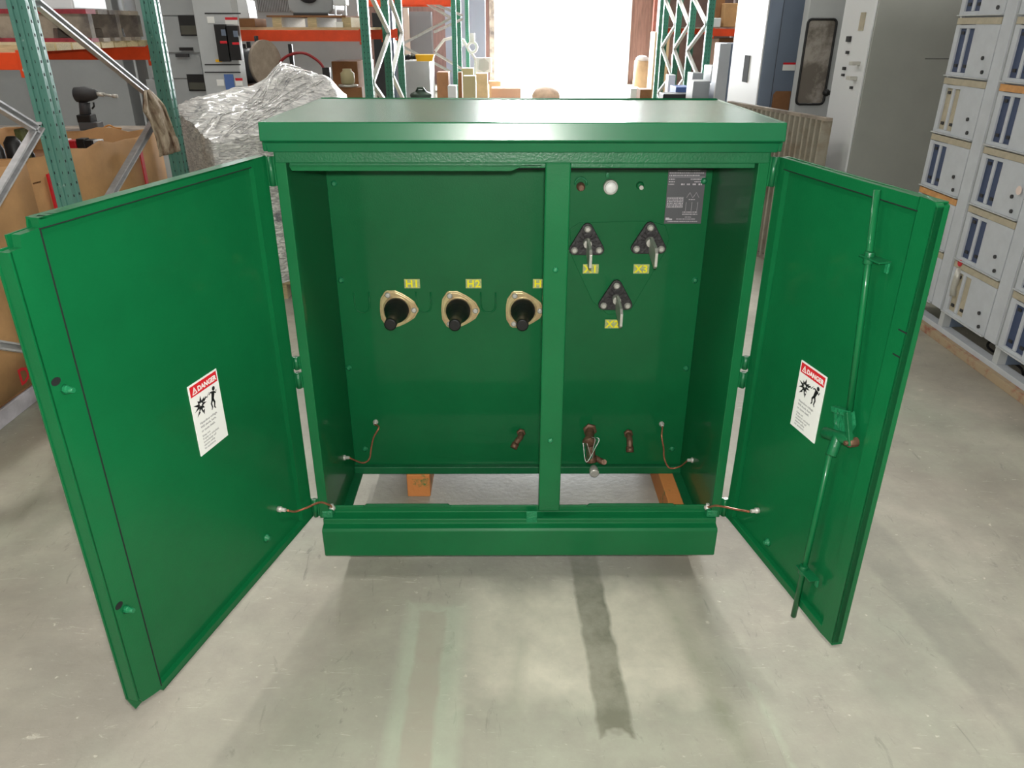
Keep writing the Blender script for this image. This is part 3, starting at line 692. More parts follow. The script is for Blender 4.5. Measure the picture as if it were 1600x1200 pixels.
ca = carton('shipping_carton', [(-2.36, .35), (-2.34, 1.72), (-3.3, 1.72), (-3.3, .35)], .095, 1.08, 'large open brown carton with red lettering low at left edge')
q = atX(33, 603, -2.318); b = MB(); b.text('DW', .11, RED, Matrix.Translation(q) @ Matrix.Rotation(PI/2, 4, 'Z') @ Matrix.Rotation(PI/2, 4, 'X'), 'LEFT', .0004, .002); b.build('lettering', ca, recalc=False)
cb = carton('shipping_carton', [(-2.42, 1.86), (-2.24, 3.0), (-3.2, 3.0), (-3.3, 1.86)], .095, 1.07, 'tan carton with red tape stripes behind nearest green rack post')
b = MB(); b.box((-2.385, 1.93, .2), (-2.376, 1.96, .98), RED); b.box((-2.26, 2.72, .2), (-2.254, 2.755, 1.02), RED); b.build('red_tape', cb)
b = MB(); b.box((-3.3, .2, 0), (-2.345, 3.03, .08), mat('pale_skid', (196, 192, 200), .7, var=.15, vscale=10)); o = b.build('base_skid', bevel=.003)
tag(o, 'long pale skid on the floor under the two big brown cartons', 'skid')
# plank with impact driver
zp = atY(150, 205, 3.12).z
o = MB().box((-3.9, 3.06, zp-.035), (atY(236, 206, 3.2).x, 3.42, zp), WOODG).build('plank'); tag(o, 'grey plank shelf carrying the impact driver', 'shelf')
o = MB().box((-3.9, 3.08, 0), (-2.3, 3.40, zp-.035), GREYW).build('storage_bin'); tag(o, 'grey bin under the impact driver plank', 'bin')
def impact_driver(t):
    Yd = 3.2; q = lambda u, v: atY(u, v, Yd)
    b = MB(); b.lathe(q(117, 148), (q(150, 147)-q(117, 148)), [(0, .028), (.008, .045), (.07, .047), (.10, .040), (.13, .030), (.145, .02)], DARK, n=18); b.build('motor_housing', t)
    b = MB(); b.cyl(q(150, 147), q(163, 148), .013, STEEL); b.cyl(q(163, 148), q(184, 151), .008, STEEL); b.lathe(q(176, 150), (1, 0, -.02), [(0, .012), (.03, .012)], STEEL); b.build('socket', t, label='bare metal socket')
    b = MB(); h = q(132, 160); l = q(134, 188); b.tube([h, q(133, 172), l], .034, DARK, n=12); b.build('handle', t)
    b = MB(); b.tube([q(146, 160), q(147, 166), q(144, 170)], .006, BLACK); b.build('trigger', t)
    b = MB(); a = q(125, 187); c = q(159, 203); b.box((a.x, Yd-.04, zp+.045), (c.x-.035, Yd+.04, zp+.095), BLACK); b.box((a.x+.004, Yd-.042, zp), (c.x, Yd+.042, zp+.05), mat('battery_grey', (96, 98, 102), .5)); b.build('battery', t, bevel=.006, label='grey slab battery')
t = thing('impact_driver', 'cordless impact driver standing on its battery at top left', 'power tool', (atY(140, 203, 3.2).x, 3.2, zp)); impact_driver(t)
p0 = atY(160, 203, 3.16)
o = MB().tube(spline([p0+Vector((0, 0, .006)), atY(170, 196, 3.18), atY(180, 200, 3.2), atY(190, 203, 3.2)+Vector((0, 0, .008))], 6), .006, mat('orange_cord', (214, 150, 80), .6)).build('cord_scrap'); tag(o, 'short loop of tan cord beside the impact driver', 'cord')
# clutter between cartons and plank
clut = [(-2, 232, 7, 'dark'), (20, 226, 12, 'dark'), (46, 240, 7, 'dark'), (36, 206, 5, 'ylw'), (118, 226, 7, 'red'), (132, 222, 6, 'blk'), (145, 224, 6, 'blk'), (156, 222, 4, 'wht'), (107, 220, 3, 'wht')]
for i, (u, v, r, c) in enumerate(clut):
    p = atY(u, v, 2.85) if u > 100 else atX(u, v, -2.6); Yc = p.y; rr = r*(Yc+2.02)/FPX; m = {'dark': BLACK, 'ylw': OLIVE, 'red': REDP, 'blk': BLACK, 'wht': WHITEP}[c]
    b = MB(); h = max(.03, rr*1.8); zb_ = .96
    if c == 'dark': b.lathe((p.x, Yc, zb_), (0, 0, 1), [(0, rr), (p.z+rr-zb_-.03, rr), (p.z+rr-zb_, rr*.5)], m, n=14)
    else: b.box((p.x-rr, Yc-.05, zb_), (p.x+rr, Yc+.02, p.z+rr), m)
    o = b.build('spare_part', bevel=.004)
    tag(o, ['black round part sticking out of the lettered carton, far left edge', 'wide black round part rising from the lettered carton', 'small black round part beside the near rack post', 'olive packet in the lettered carton at upper left', 'red block below the impact driver', 'black block just right of the red block, under driver', 'black block second right of the red block', 'thin white block under the impact driver socket', 'small white block left of the red block, under driver'][i], 'part')
# rag on the brace junction
b = MB(); nu, nv = 14, 22; top = atX(240, 142, XA+.055); vs = []
edgeL = [(226, 142), (224, 175), (234, 190), (243, 215), (250, 245)]; edgeR = [(232, 140), (258, 165), (268, 192), (276, 215), (281, 236)]
def lerpl(E_, t):
    k = t*(len(E_)-1); i = min(int(k), len(E_)-2); f = k-i; return (E_[i][0]*(1-f)+E_[i+1][0]*f, E_[i][1]*(1-f)+E_[i+1][1]*f)
for j in range(nv):
    a = lerpl(edgeL, j/(nv-1)); c = lerpl(edgeR, j/(nv-1))
    for i in range(nu):
        f = i/(nu-1); u = a[0]*(1-f)+c[0]*f; v = a[1]*(1-f)+c[1]*f
        vs.append(atX(u, v, XA+.075+.018*math.sin(f*11+j*.22)+.008*math.sin(f*23-j*.3)))
b.add(vs, [(j*nu+i, j*nu+i+1, (j+1)*nu+i+1, (j+1)*nu+i) for j in range(nv-1) for i in range(nu-1)], RAG, True)
o = b.build('work_rag', recalc=False); s = o.modifiers.new('solid', 'SOLIDIFY'); s.thickness = .006; tag(o, 'stained beige rag draped over the rack brace', 'rag')

# ================================================================== STRETCH-WRAPPED LOAD
def wrapped():
    t = thing('wrapped_pallet', 'grey load bundled in clear crinkled stretch wrap behind green cabinet', 'pallet load', (-1.58, 3.3, 0))
    b = MB()
    for k in range(5): b.box((-1.95, 2.86+k*.2, .1), (-1.2, 3.0+k*.2, .12), WOOD)
    for x in (-1.95, -1.6, -1.28): b.box((x, 2.86, 0), (x+.08, 3.8, .1), WOOD)
    b.build('pallet', t)
    # corners: near-left C0, far-left, far-right, near-right
    foot = [Vector((-1.76, 2.58)), Vector((-2.15, 3.08)), Vector((-1.30, 4.2)), Vector((-1.05, 3.35))]
    def base(u, v):
        a = foot[0].lerp(foot[3], u); c = foot[1].lerp(foot[2], u); return a.lerp(c, v)
    def top(u, v):
        z = (1.05*(1-u)+1.12*u)*(1-v)+(1.19*(1-u)+1.20*u)*v
        e = min(v, 1-v, u, 1-u); z += .09*min(1, e/.10)*min(1, .35+v)
        z += .16*math.exp(-((u-.62)**2)/.03)*math.exp(-((v-.75)**2)/.10)+.07*math.exp(-((u-.86)**2)/.01)*math.exp(-((v-.6)**2)/.05)
        return z+.03*noise.noise(Vector((u*5, v*5, 1)))+.02*noise.noise(Vector((u*11, v*9, 7)))
    n = 36; b = MB(); vs = []; fs = []
    for j in range(n+1):
        for i in range(n+1):
            u, v = i/n, j/n; p = base(u, v); z = top(u, v)
            vs.append((p.x+.01*noise.noise(Vector((u*9, v*9, 4))), p.y, z+.012*noise.noise(Vector((u*16, v*16, 0)))))
    for j in range(n):
        for i in range(n): k = j*(n+1)+i; fs.append((k, k+1, k+n+2, k+n+1))
    b.add(vs, fs, WRAP, True)
    ring = [i for i in range(n+1)]+[j*(n+1)+n for j in range(1, n+1)]+[n*(n+1)+i for i in range(n-1, -1, -1)]+[j*(n+1) for j in range(n-1, 0, -1)]
    m = 14; sv = []; cen = Vector((-1.58, 3.28))
    for k in range(m+1):
        for r_, idx in enumerate(ring):
            q = vs[idx]; t_ = k/m; z = q[2]*(1-t_)+.12*t_
            s_ = 1+.012*noise.noise(Vector((r_*.25, z*3, 2)))
            sv.append((cen.x+(q[0]-cen.x)*s_, cen.y+(q[1]-cen.y)*s_, z))
    R = len(ring); b.add(sv, [(k*R+i, k*R+(i+1) % R, (k+1)*R+(i+1) % R, (k+1)*R+i) for k in range(m) for i in range(R)], WRAP, True)
    b.build('wrapped_load', t)
    b = MB()  # loose ridges of film pulled over the top
    rnd = random.Random(3)
    for k in range(22):
        u0_, v0_ = rnd.uniform(.0, .3), rnd.uniform(.02, .35); u1_, v1_ = u0_+rnd.uniform(.35, .65), v0_+rnd.uniform(.3, .6); pts = []
        for s_ in range(9):
            f = s_/8; u, v = u0_+(u1_-u0_)*f, v0_+(v1_-v0_)*f; p = base(u, v); pts.append((p.x, p.y, top(u, v)+.004))
        b.tube(pts, .0035, WRAP, n=5)
    b.build('film_fold', t)
wrapped()

# ================================================================== MOTOR CONTROL RACK, RIGHT
MX = 2.5
T = thing('motor_control_rack', 'off-white stripped motor control rack of stacked drawer bays, right edge', 'electrical rack', (MX+.25, 1.6, 0))
secs = [(2.71, 2.16), (2.16, 1.61), (1.61, 1.06), (1.06, .51)]
Z = [.17, .48, .79, 1.10, 1.41, 1.72, 2.03, 2.34]
for si, (yf, yn) in enumerate(secs):
    b = MB(); b.box((MX+.03, yn, .17), (MX+.5, yf, Z[-1]), GREYL)
    b.box((MX-.006, yn+.008, .17), (MX+.03, yn+.105, Z[-1]), MCCW); b.box((MX+.012, yf-.02, .17), (MX+.03, yf, Z[-1]), MCCW)
    b.box((MX-.003, yn, .17), (MX+.03, yn+.005, Z[-1]), GREYL); b.build('section_frame', T, bevel=.002)
    for k in range(7):
        z0_, z1_ = Z[k], Z[k+1]; ya, yb_ = yf-.012, yn+.115; wdt = ya-yb_
        low = (k == 0 and si in (0, 1)); odd = (si == 0 and k == 3) or low
        b = MB(); x = MX
        def P(f0, f1, g0, g1, x0, x1, m): b.box((x0, ya-wdt*f0, z0_+(z1_-z0_)*g0), (x1, ya-wdt*f1, z0_+(z1_-z0_)*g1), m)
        P(0, 1, .04, .84, x+.008, x+.016, MCCB if not odd else BEIGE)
        P(0, .10, .02, .86, x-.003, x+.012, MCCW); P(.255, .31, .08, .84, x-.0, x+.012, MCCW); P(.46, 1, .02, .86, x-.003, x+.012, MCCW)
        P(.10, .46, .02, .075, x-.003, x+.012, MCCW); P(.0, 1, .0, .02, x-.016, x+.012, GREYL); P(.10, .46, .80, .86, x-.003, x+.012, MCCW)
        o = b.build('drawer_front', T, bevel=.0015)
        b = MB(); P2 = P; b_ = b
        b.box((x-.004, ya-wdt*1.0, z1_-.042), (x+.01, ya, z1_-.008), mat('orange_brown_bar', (206, 150, 92), .6, var=.2, vscale=10) if (si, k) in ((1, 3), (0, 1), (2, 1)) else BEIGE); b.build('top_bar', T, bevel=.002)
        b = MB()
        for f, g in ((.80, .34), (.86, .12)): MB().cyl((x-.010, ya-wdt*f, z0_+.31*g), (x-.002, ya-wdt*f, z0_+.31*g), .010, DARK, n=10).build('screw', T)
        for f, g in ((.17, .16), (.17, .70), (.39, .16)): MB().box((x+.002, ya-wdt*(f+.03), z0_+.31*g), (x+.013, ya-wdt*(f-.03), z0_+.31*g+.016), DARK).build('clip', T)
for y in (2.71, 2.16, 1.61, 1.06, .51):
    b = MB(); b.box((MX+.005, y-.035, .075), (MX+.05, y+.01, .17), GREYL); b.box((MX+.05, y-.035, .075), (MX+.16, y-.03, .17), GREYB); b.build('leg', T, bevel=.002)
    MB().box((MX+.42, y-.03, .075), (MX+.46, y+.01, .17), GREYL).build('leg', T)
MB().box((MX, .5, .045), (MX+.06, 2.75, .075), MCCW).build('base_rail', T, bevel=.002); MB().box((MX+.42, .5, .045), (MX+.48, 2.75, .075), MCCW).build('base_rail', T)
b = MB(); b.lathe((MX+.02, 2.09, .47), (-1, 0, 0), [(0, .018), (.03, .018)], REDP); b.tube([(MX+.0, 2.09, .44), (MX-.01, 2.08, .38), (MX, 2.1, .33), (MX-.005, 2.08, .28)], .018, STEEL); b.build('exposed_contact', T)
b = MB(); b.lathe((MX-.012, 1.76, .935), (-1, 0, 0), [(0, .022), (.001, .022)], mat('round_sticker', (230, 210, 200), .5)); b.build('round_sticker', T)
for x in (MX-.03, MX+.40):
    o = MB().box((x, .5, 0), (x+.1, 2.8, .045), mat('old_skid_wood', (168, 148, 120), .8, rgb2=(150, 96, 76), thr=(.5, .65), vscale=12)).build('skid_runner', bevel=.003)
    tag(o, 'thin worn timber runner under the %s of the motor control rack' % ('aisle side' if x < MX else 'wall side'), 'runner')
o = MB().tube(spline([(MX+.3, 2.1, .01), (MX+.2, 1.95, .012), (MX+.22, 1.7, .01), (MX+.15, 1.5, .012), (MX+.25, 1.2, .01)], 6), .007, BLACK).build('black_cable'); tag(o, 'black cable lying under the motor control rack', 'cable')

# ================================================================== TALL GREY CABINETS, RIGHT
def cab(name, x0, x1, y0, y1, z1, m, label, cat='cabinet', z0=0, bevel=.006):
    t = thing(name, label, cat, ((x0+x1)/2, (y0+y1)/2, z0)); MB().box((x0, y0, z0), (x1, y1, z1), m).build('body', t, bevel=bevel); return t
G1 = cab('switchgear_cabinet', 2.34, 3.9, 3.4, 3.9, 2.4, GREYW, 'tall plain grey switchgear cabinet left of the motor control rack')
MB().box((2.325, 3.405, .05), (2.34, 3.895, 2.38), WHITEP).build('door', G1, bevel=.004, label='aisle door with rotary handles, doorway daylight put into its white')  # aisle face coloured white to carry daylight from the doorway
def faceX(u, v): return atX(u, v, 2.322)
b = MB()
for u, v in ((1341, 99), (1336, 122)):
    p = faceX(u, v); b.box((2.27, p.y-.03, p.z-.012), (2.325, p.y+.03, p.z+.012), STEEL)
b.build('rotary_handle', G1, bevel=.004)
b = MB()
for u, v, r in ((1327, 61, .018), (1325, 82, .01), (1320, 107, .01), (1318, 117, .008), (1331, 137, .008)):
    p = faceX(u, v); b.box((2.31, p.y-r*1.6, p.z-r), (2.326, p.y+r*1.6, p.z+r), DARK)
p = faceX(1347, 35); b.box((2.318, p.y-.035, p.z-.05), (2.326, p.y+.035, p.z+.06), BEIGE); b.build('indicator', G1)
p = atY(1453, 92, 3.395); b = MB().box((p.x-.03, 3.397, p.z-.001), (p.x+.35, 3.401, p.z+.002), DARK); b.build('panel_seam', G1)
# windowed cabinet
x0, x1 = atY(1251, 100, 4.25).x, 2.75
G2 = cab('switchgear_cabinet', x0-.0, x1, 4.25, 4.36, 2.4, GREYL, 'grey cabinet with a black-framed glass window in its door')
GL = mat('window_glass', (176, 168, 160), .04, rgb2=(120, 112, 104), thr=(.45, .55), vscale=2.5, spec=.9, coat=1)  # mottled tones paint reflections into the pane
q = [atY(u, v, 4.23) for u, v in ((1262, 29), (1307, 31), (1288, 166), (1246, 160))]; wx0 = (q[0].x+q[3].x)/2; wx1 = (q[1].x+q[2].x)/2; wz0, wz1 = (q[2].z+q[3].z)/2, (q[0].z+q[1].z)/2
def rrect(x0, x1, z0, z1, r, n=5):
    out = []
    for cx, cz, a0 in ((x1-r, z1-r, 0), (x0+r, z1-r, PI/2), (x0+r, z0+r, PI), (x1-r, z0+r, 1.5*PI)):
        for i in range(n): a = a0+PI/2*i/(n-1); out.append((cx+r*math.cos(a), cz+r*math.sin(a)))
    return out
pw = MB(); pw.prism(rrect(wx0, wx1, wz0, wz1, .03), 1, 4.25, 4.243, GL); wn = pw.build('window_pane', G2)
MB().tube([(x, 4.238, z) for x, z in rrect(wx0, wx1, wz0, wz1, .03)], .0095, BLACK, closed=True).build('window_gasket', G2)
p = atY(1291, 145, 4.2); b = MB(); b.ball((p.x, 4.2, p.z), .028, BLACK); b.cyl((p.x, 4.25, p.z), (p.x, 4.2, p.z), .01, BLACK); b.cyl((p.x, 4.2, p.z), (p.x+.13, 4.14, p.z), .016, DARK, r2=.018); b.build('door_handle', G2)
# blue-grey cabinet with labels
x0 = atY(1194, 80, 4.6).x
G3 = cab('switchgear_cabinet', x0, 2.9, 4.6, 5.5, 2.5, GREYB, 'blue-grey cabinet left of the window, red and white warning sticker')
MB().box((x0-.012, 4.61, .05), (x0, 5.49, 2.45), WHITEP).build('side_door', G3, bevel=.003)  # side turned to the aisle, daylight painted in as white
p = atY(1233, 104, 4.595); b = MB(); b.box((p.x-.05, 4.595, p.z-.03), (p.x+.05, 4.6, p.z+.03), WHITE); b.box((p.x-.05, 4.594, p.z+.015), (p.x+.05, 4.6, p.z+.03), RED); b.build('warning_sticker', G3)
p = atX(1166, 106, x0-.013); b = MB(); a_ = atX(1165, 86, x0-.013); c_ = atX(1162, 128, x0-.013); b.box((x0-.016, p.y-.075, c_.z), (x0-.012, p.y+.075, a_.z), HOLE); b.build('slot_window', G3)
p = atY(1202, 0, 4.59); b = MB(); b.box((p.x+.12, 4.597, .05), (p.x+.123, 4.601, 2.45), DARK); b.build('panel_seam', G3)
p = atY(1224, 157, 4.3); o = MB().box((p.x-.07, 4.42, p.z-.07), (p.x+.065, 4.45, atY(1224, 143, 4.3).z), CARD2).build('cardboard_piece', bevel=.004)
# corrugated low screen
A_ = Vector((2.13, 3.34)); B_ = Vector((1.80, 4.62)); Tz = 1.1
C1 = thing('corrugated_panel', 'low corrugated metal screen with a pale top rail behind green cabinet', 'panel', ((A_.x+B_.x)/2, (A_.y+B_.y)/2, 0))
d_ = (B_-A_).normalized(); nn = Vector((d_.y, -d_.x)); L_ = (B_-A_).length; pts = []; K = 84
vs = []
for i in range(K+1):
    s_ = i/K*L_; off = .026*(1 if (i//2) % 2 else -1)*(-1); p = A_+d_*s_+nn*off; vs.append((p.x, p.y, .02)); vs.append((p.x, p.y, Tz-.01))
b = MB(); b.add(vs, [(2*i, 2*i+2, 2*i+3, 2*i+1) for i in range(K)], CORR); o = b.build('sheet', C1, recalc=False); s = o.modifiers.new('s', 'SOLIDIFY'); s.thickness = .003
MB().bar((A_.x, A_.y, Tz), (B_.x, B_.y, Tz), .05, .02, WOODG).build('top_rail', C1); MB().bar((A_.x, A_.y, .02), (B_.x, B_.y, .02), .05, .04, WOODG).build('bottom_rail', C1)
o2 = bpy.data.objects['cardboard_piece']; bpy.data.objects.remove(o2)
p = atY(1224, 157, 4.54); zc1 = atY(1224, 143, 4.54).z
o = MB().prism([(p.x-.075, 0), (p.x+.06, 0), (p.x+.06, zc1), (p.x-.055, zc1), (p.x-.075, zc1-.03)], 1, 4.56, 4.59, CARD2).build('cardboard_piece'); tag(o, 'brown cardboard sheet leaning on the blue-grey cabinet', 'cardboard')
# slimmer grey cabinet farther back
x0 = atY(1138, 110, 7.0).x; x1 = atY(1163, 110, 7.0).x; zt_ = atY(1145, 68, 7).z
G4 = cab('equipment_cabinet', x0, x1+.5, 7, 7.7, zt_, GREYB, 'shorter blue-grey cabinet beyond the tall ones, right of rack'); MB().box((x0-.12, 7.0, 0), (x0, 7.05, zt_), GREYL).build('open_door', G4)

# ================================================================== LEFT SWITCHGEAR ROW
def face_rect(b, u0_, v0_, u1_, v1_, Y, m, th=.01):
    um, vm = (u0_+u1_)/2, (v0_+v1_)/2; b.box((atY(u0_, vm, Y).x, Y-th, atY(um, v1_, Y).z), (atY(u1_, vm, Y).x, Y+.001, atY(um, v0_, Y).z), m)
YG = 5.2; xa, xb, xc, xd_ = atY(0, 120, YG).x-1.2, atY(232, 120, YG).x, atY(318, 80, YG).x, atY(378, 80, YG).x
H1 = cab('switchgear_cabinet', xa, xb-.2, YG, YG+.7, 2.5, GREY, 'wide plain grey cabinet behind the impact driver')
b = MB(); face_rect(b, 208, -20, 211, 200, YG, GREYL, .012); b.build('panel_trim', H1)
H2 = cab('switchgear_cabinet', xb, xc, YG, YG+.7, 2.5, GREY, 'grey switchgear with small black windows above the wrapped load')
for r in ((243, -10, 266, 24), (243, 26, 274, 82), (243, 86, 280, 122), (243, 124, 290, 190)):
    b = MB(); face_rect(b, r[0]-8, r[1], r[2]+36, r[3], YG, GREY, .016); b.build('door', H2, bevel=.003)
for r in ((281, 24, 309, 56), (294, 116, 322, 142)):
    b = MB(); face_rect(b, *r, YG-.016, BLACK, .01); face_rect(b, r[0]+2, (r[1]+r[3])/2, r[2]-2, r[3]-2, YG-.027, mat('smoked_glass', (84, 84, 76), .2), .002); b.build('window', H2)
b = MB(); face_rect(b, 282, 74, 302, 79, YG-.016, BLACK, .03); face_rect(b, 276, 84, 296, 89, YG-.016, DARK, .03); b.build('door_handle', H2)
H3 = cab('breaker_panel', xc+.01, xd_, YG-.12, YG+.04, atY(340, -10, YG).z+.1, GREYL, 'open breaker panel of black breakers left of orange beam')
YB_ = YG-.12
for r in ((341, 38, 358, 96), (360, 40, 377, 94)):
    b = MB(); face_rect(b, *r, YB_, BLACK, .05); face_rect(b, r[0]+3, r[1]+26, r[2]-3, r[1]+30, YB_-.05, RED, .004); face_rect(b, r[0]+5, r[1]+8, r[2]-5, r[1]+18, YB_-.05, GREYB, .01); b.build('breaker', H3, bevel=.004)
for r, w_ in (((324, 26, 335, 36), 0), ((352, 30, 371, 38), 1), ((368, 125, 379, 134), 1), ((339, 124, 350, 134), 0)):
    b = MB(); face_rect(b, *r, YB_, WHITE, .004)
    if w_: face_rect(b, r[0], r[1]-3, r[2], r[1]+1, YB_, RED, .006)
    b.build('sticker', H3)
b = MB(); face_rect(b, 337, 93, 347, 97, YB_, YELLOW, .006); b.build('sticker', H3, label='yellow sticker')
for v in (20, 100, 112): b = MB(); face_rect(b, 320, v, 376, v+2, YB_, DARK, .004); b.build('panel_seam', H3)
b = MB(); face_rect(b, 352, 116, 366, 140, YB_, BLUE, .01); b.build('cover', H3, label='blue cover')

# ================================================================== SECOND LEFT RACK with orange beam
YB1 = 6.3; XB = -1.45
RB = thing('pallet_rack', 'middle left rack with bright orange beam and white-lit bracing', 'pallet rack', (XB, YB1, 0))
ys_ = (6.3, 7.75, 8.95)
for y in ys_: upright(RB, XB, y, 2.9, TEALD, w_=.085, sidehole=1)
for y in ys_[:2]: upright(RB, XB-2.75, y, 2.9, TEALD)
WBR = mat('daylit_pale_brace', (222, 224, 220), .5)  # brace colour whitened for the daylight striking it
def vbr(t, x, ya, za, yb_, zb_, m=WBR, w_=.045): b = MB(); b.bar((x, ya, za), (x, yb_, zb_), .03, w_, m, upv=(1, 0, 0)); return b.build('brace', t)
for (ya, yb_) in ((6.34, 7.72), (7.79, 8.92)):
    for z in (.25, 1.15, 2.05):
        vbr(RB, XB+.03, ya, z, yb_, z+.42); vbr(RB, XB+.03, yb_, z+.45, ya, z+.88)
zt = atY(460, 47, YB1).z; zb = atY(460, 64.5, YB1).z; beam(RB, XB-2.7, XB-.04, YB1, zb, zt); beam(RB, XB-2.7, XB-.04, 7.75, zb, zt); beam(RB, XB-2.7, XB-.04, 8.9, zb, zt)
b = MB()
for k in range(10): b.box((XB-2.65, YB1+.0+k*.145, zt), (XB-.05, YB1+.13+k*.145, zt+.025), WOOD)
b.build('deck', RB)
zt += .025
a = atY(427, 35, YB1+.1); c = atY(556, 35, YB1+.1)
t = thing('wooden_pallet', 'brown wooden pallet on the orange-beam shelf under grey gearbox', 'pallet', ((a.x+c.x)/2, YB1+.5, zt))
zt2 = atY(490, 24, YB1+.1).z
MB().box((a.x-.05, YB1+.06, zt2-.018), (c.x-.09, YB1+1.1, zt2), CARD2).build('top_board', t)
for f in (0, .47, .93):
    x = a.x+(c.x-.08-a.x)*f; MB().box((x, YB1+.07, zt), (x+.09, YB1+1.05, zt2-.018), WOOD).build('block', t)
o = MB().box((c.x-.19, YB1+.04, zt), (c.x-.12, YB1+.055, zt+.05), WHITE).build('white_tag'); tag(o, 'small white card beside the pallet on orange-beam shelf', 'card')
# gearbox / motor
a = atY(452, 10, YB1+.3); c = atY(522, 10, YB1+.3)
t = thing('gearbox', 'grey cast gearbox sitting on the pallet at the top of frame', 'machine', ((a.x+c.x)/2, YB1+.5, zt2))
b = MB(); cx = (a.x+c.x)/2; hw = (c.x-a.x)/2
b.prism([(cx-hw, zt2+.06), (cx-hw*.8, zt2+.01), (cx+hw*.8, zt2+.01), (cx+hw, zt2+.06), (cx+hw, zt2+.35), (cx+hw*.6, zt2+.45), (cx-hw*.6, zt2+.45), (cx-hw, zt2+.35)], 1, YB1+.25, YB1+.85, GREY); b.build('housing', t, bevel=.02)
MB().lathe((cx-.01, YB1+.25, zt2+.23), (0, -1, 0), [(0, .12), (.02, .12), (.025, .08), (.06, .06)], DRUM, n=24).build('end_cap', t)
MB().box((cx-hw*.75, YB1+.2, zt2), (cx+hw*.8, YB1+.9, zt2+.02), DARK).build('foot', t)
a = atY(531, 5, YB1+.3); t = thing('white_stool', 'small white legged fixture right of the grey gearbox', 'fixture', (a.x, YB1+.3, zt2)); MB().box((a.x-.05, YB1+.2, zt2+.09), (a.x+.08, YB1+.36, zt2+.3), WHITEP).build('box', t, bevel=.01)
for x in (a.x-.045, a.x+.06): MB().box((x, YB1+.22, zt2), (x+.014, YB1+.24, zt2+.09), WHITEP).build('leg', t)
a = atY(372, 34, YB1+.12); c = atY(399, 34, YB1+.12); zk = atY(385, 29, YB1+.12).z
o = MB().box((a.x, YB1+.1, zt), (c.x, YB1+.5, zk), CARD2).build('wooden_crate', bevel=.004); tag(o, 'small brown crate at the left end of the orange-beam shelf', 'crate')
a = atY(372, 12, YB1+.15); c = atY(389, 12, YB1+.15)
o = MB().prism([(a.x, zk), (c.x, zk), (c.x-.01, zk+.16), (c.x-.06, zk+.24), (a.x, zk+.24)], 1, YB1+.13, YB1+.4, WHITEP).build('white_pack', bevel=.008); tag(o, 'white pack standing on the small brown crate by the breaker panel', 'pack')
# louvred cabinet behind the shelf and grey wall cabinets
H4 = cab('louvred_cabinet', atY(376, 30, 9.3).x-.8, atY(560, 30, 9.3).x, 9.3, 9.9, 2.6, GREY, 'large light grey cabinet with louvred grille behind the orange-beam rack')
b = MB(); LOUV = mat('louvre_dark', (92, 92, 92), .6); face_rect(b, 400, -30, 470, 18, 9.3, LOUV, .01)
b.build('louvre', H4)
b = MB()
for k in range(26):
    a = atY(401+k*2.6, 0, 9.29); b.box((a.x, 9.28, atY(430, 18, 9.3).z), (a.x+.008, 9.292, 2.4), GREY)
b.build('louvre_slats', H4)
# drum with flange plus stand
a = atY(376, 104, 5.9); c = atY(425, 100, 5.9)
t = thing('flanged_drum', 'dark steel drum lying sideways with a pale round flange', 'drum', ((a.x+c.x)/2, 5.9, 0))
b = MB(); b.cyl(a, (c.x-.03, 5.75, c.z), .155, DRUM, n=28); b.build('shell', t)
b = MB(); b.cyl((c.x-.03, 5.75, c.z+.01), (c.x-.0, 5.735, c.z+.01), .205, DISC, n=32); b.build('flange', t)
b = MB()
for u, h in ((383, .06), (391, .08), (404, .13)):
    p = atY(u, 88, 5.85); b.cyl((p.x, 5.85, a.z+.14), (p.x, 5.85, a.z+.14+h), .02, BLACK, n=8)
b.build('nozzle', t)
MB().box((a.x-.05, 5.65, 0), (c.x-.1, 6.1, a.z-.15), CARD2).build('cradle', t)
t = thing('red_hose', 'dark red hose arching over the wrapped load', 'hose', (atY(470, 110, 5.9).x, 5.9, 0))
b = MB(); hp = [atY(u, v, 5.9) for u, v in ((436, 98), (448, 88), (463, 83), (478, 84), (494, 93), (503, 102), (508, 112))]; b.tube(spline(hp, 6), .013, REDH, n=8); b.tube(spline([atY(436, 105, 5.9), atY(450, 101, 5.9), atY(462, 110, 5.9)], 5), .008, REDH); b.build('hose_line', t)
b = MB(); p = atY(456, 92, 5.92); b.box((p.x-.018, 5.9, .9), (p.x+.018, 5.94, p.z+.13), BLACK); b.cyl((p.x-.02, 5.88, p.z-.09), (p.x-.02, 5.95, p.z-.09), .05, BRASS); b.build('valve_stand', t)
b = MB(); p = atY(510, 116, 5.9); b.box((p.x-.03, 5.87, p.z-.06), (p.x+.04, 5.93, p.z+.06), BLACK); b.box((p.x-.02, 5.88, 0), (p.x+.02, 5.92, p.z-.06), DARK); b.build('coupling', t)
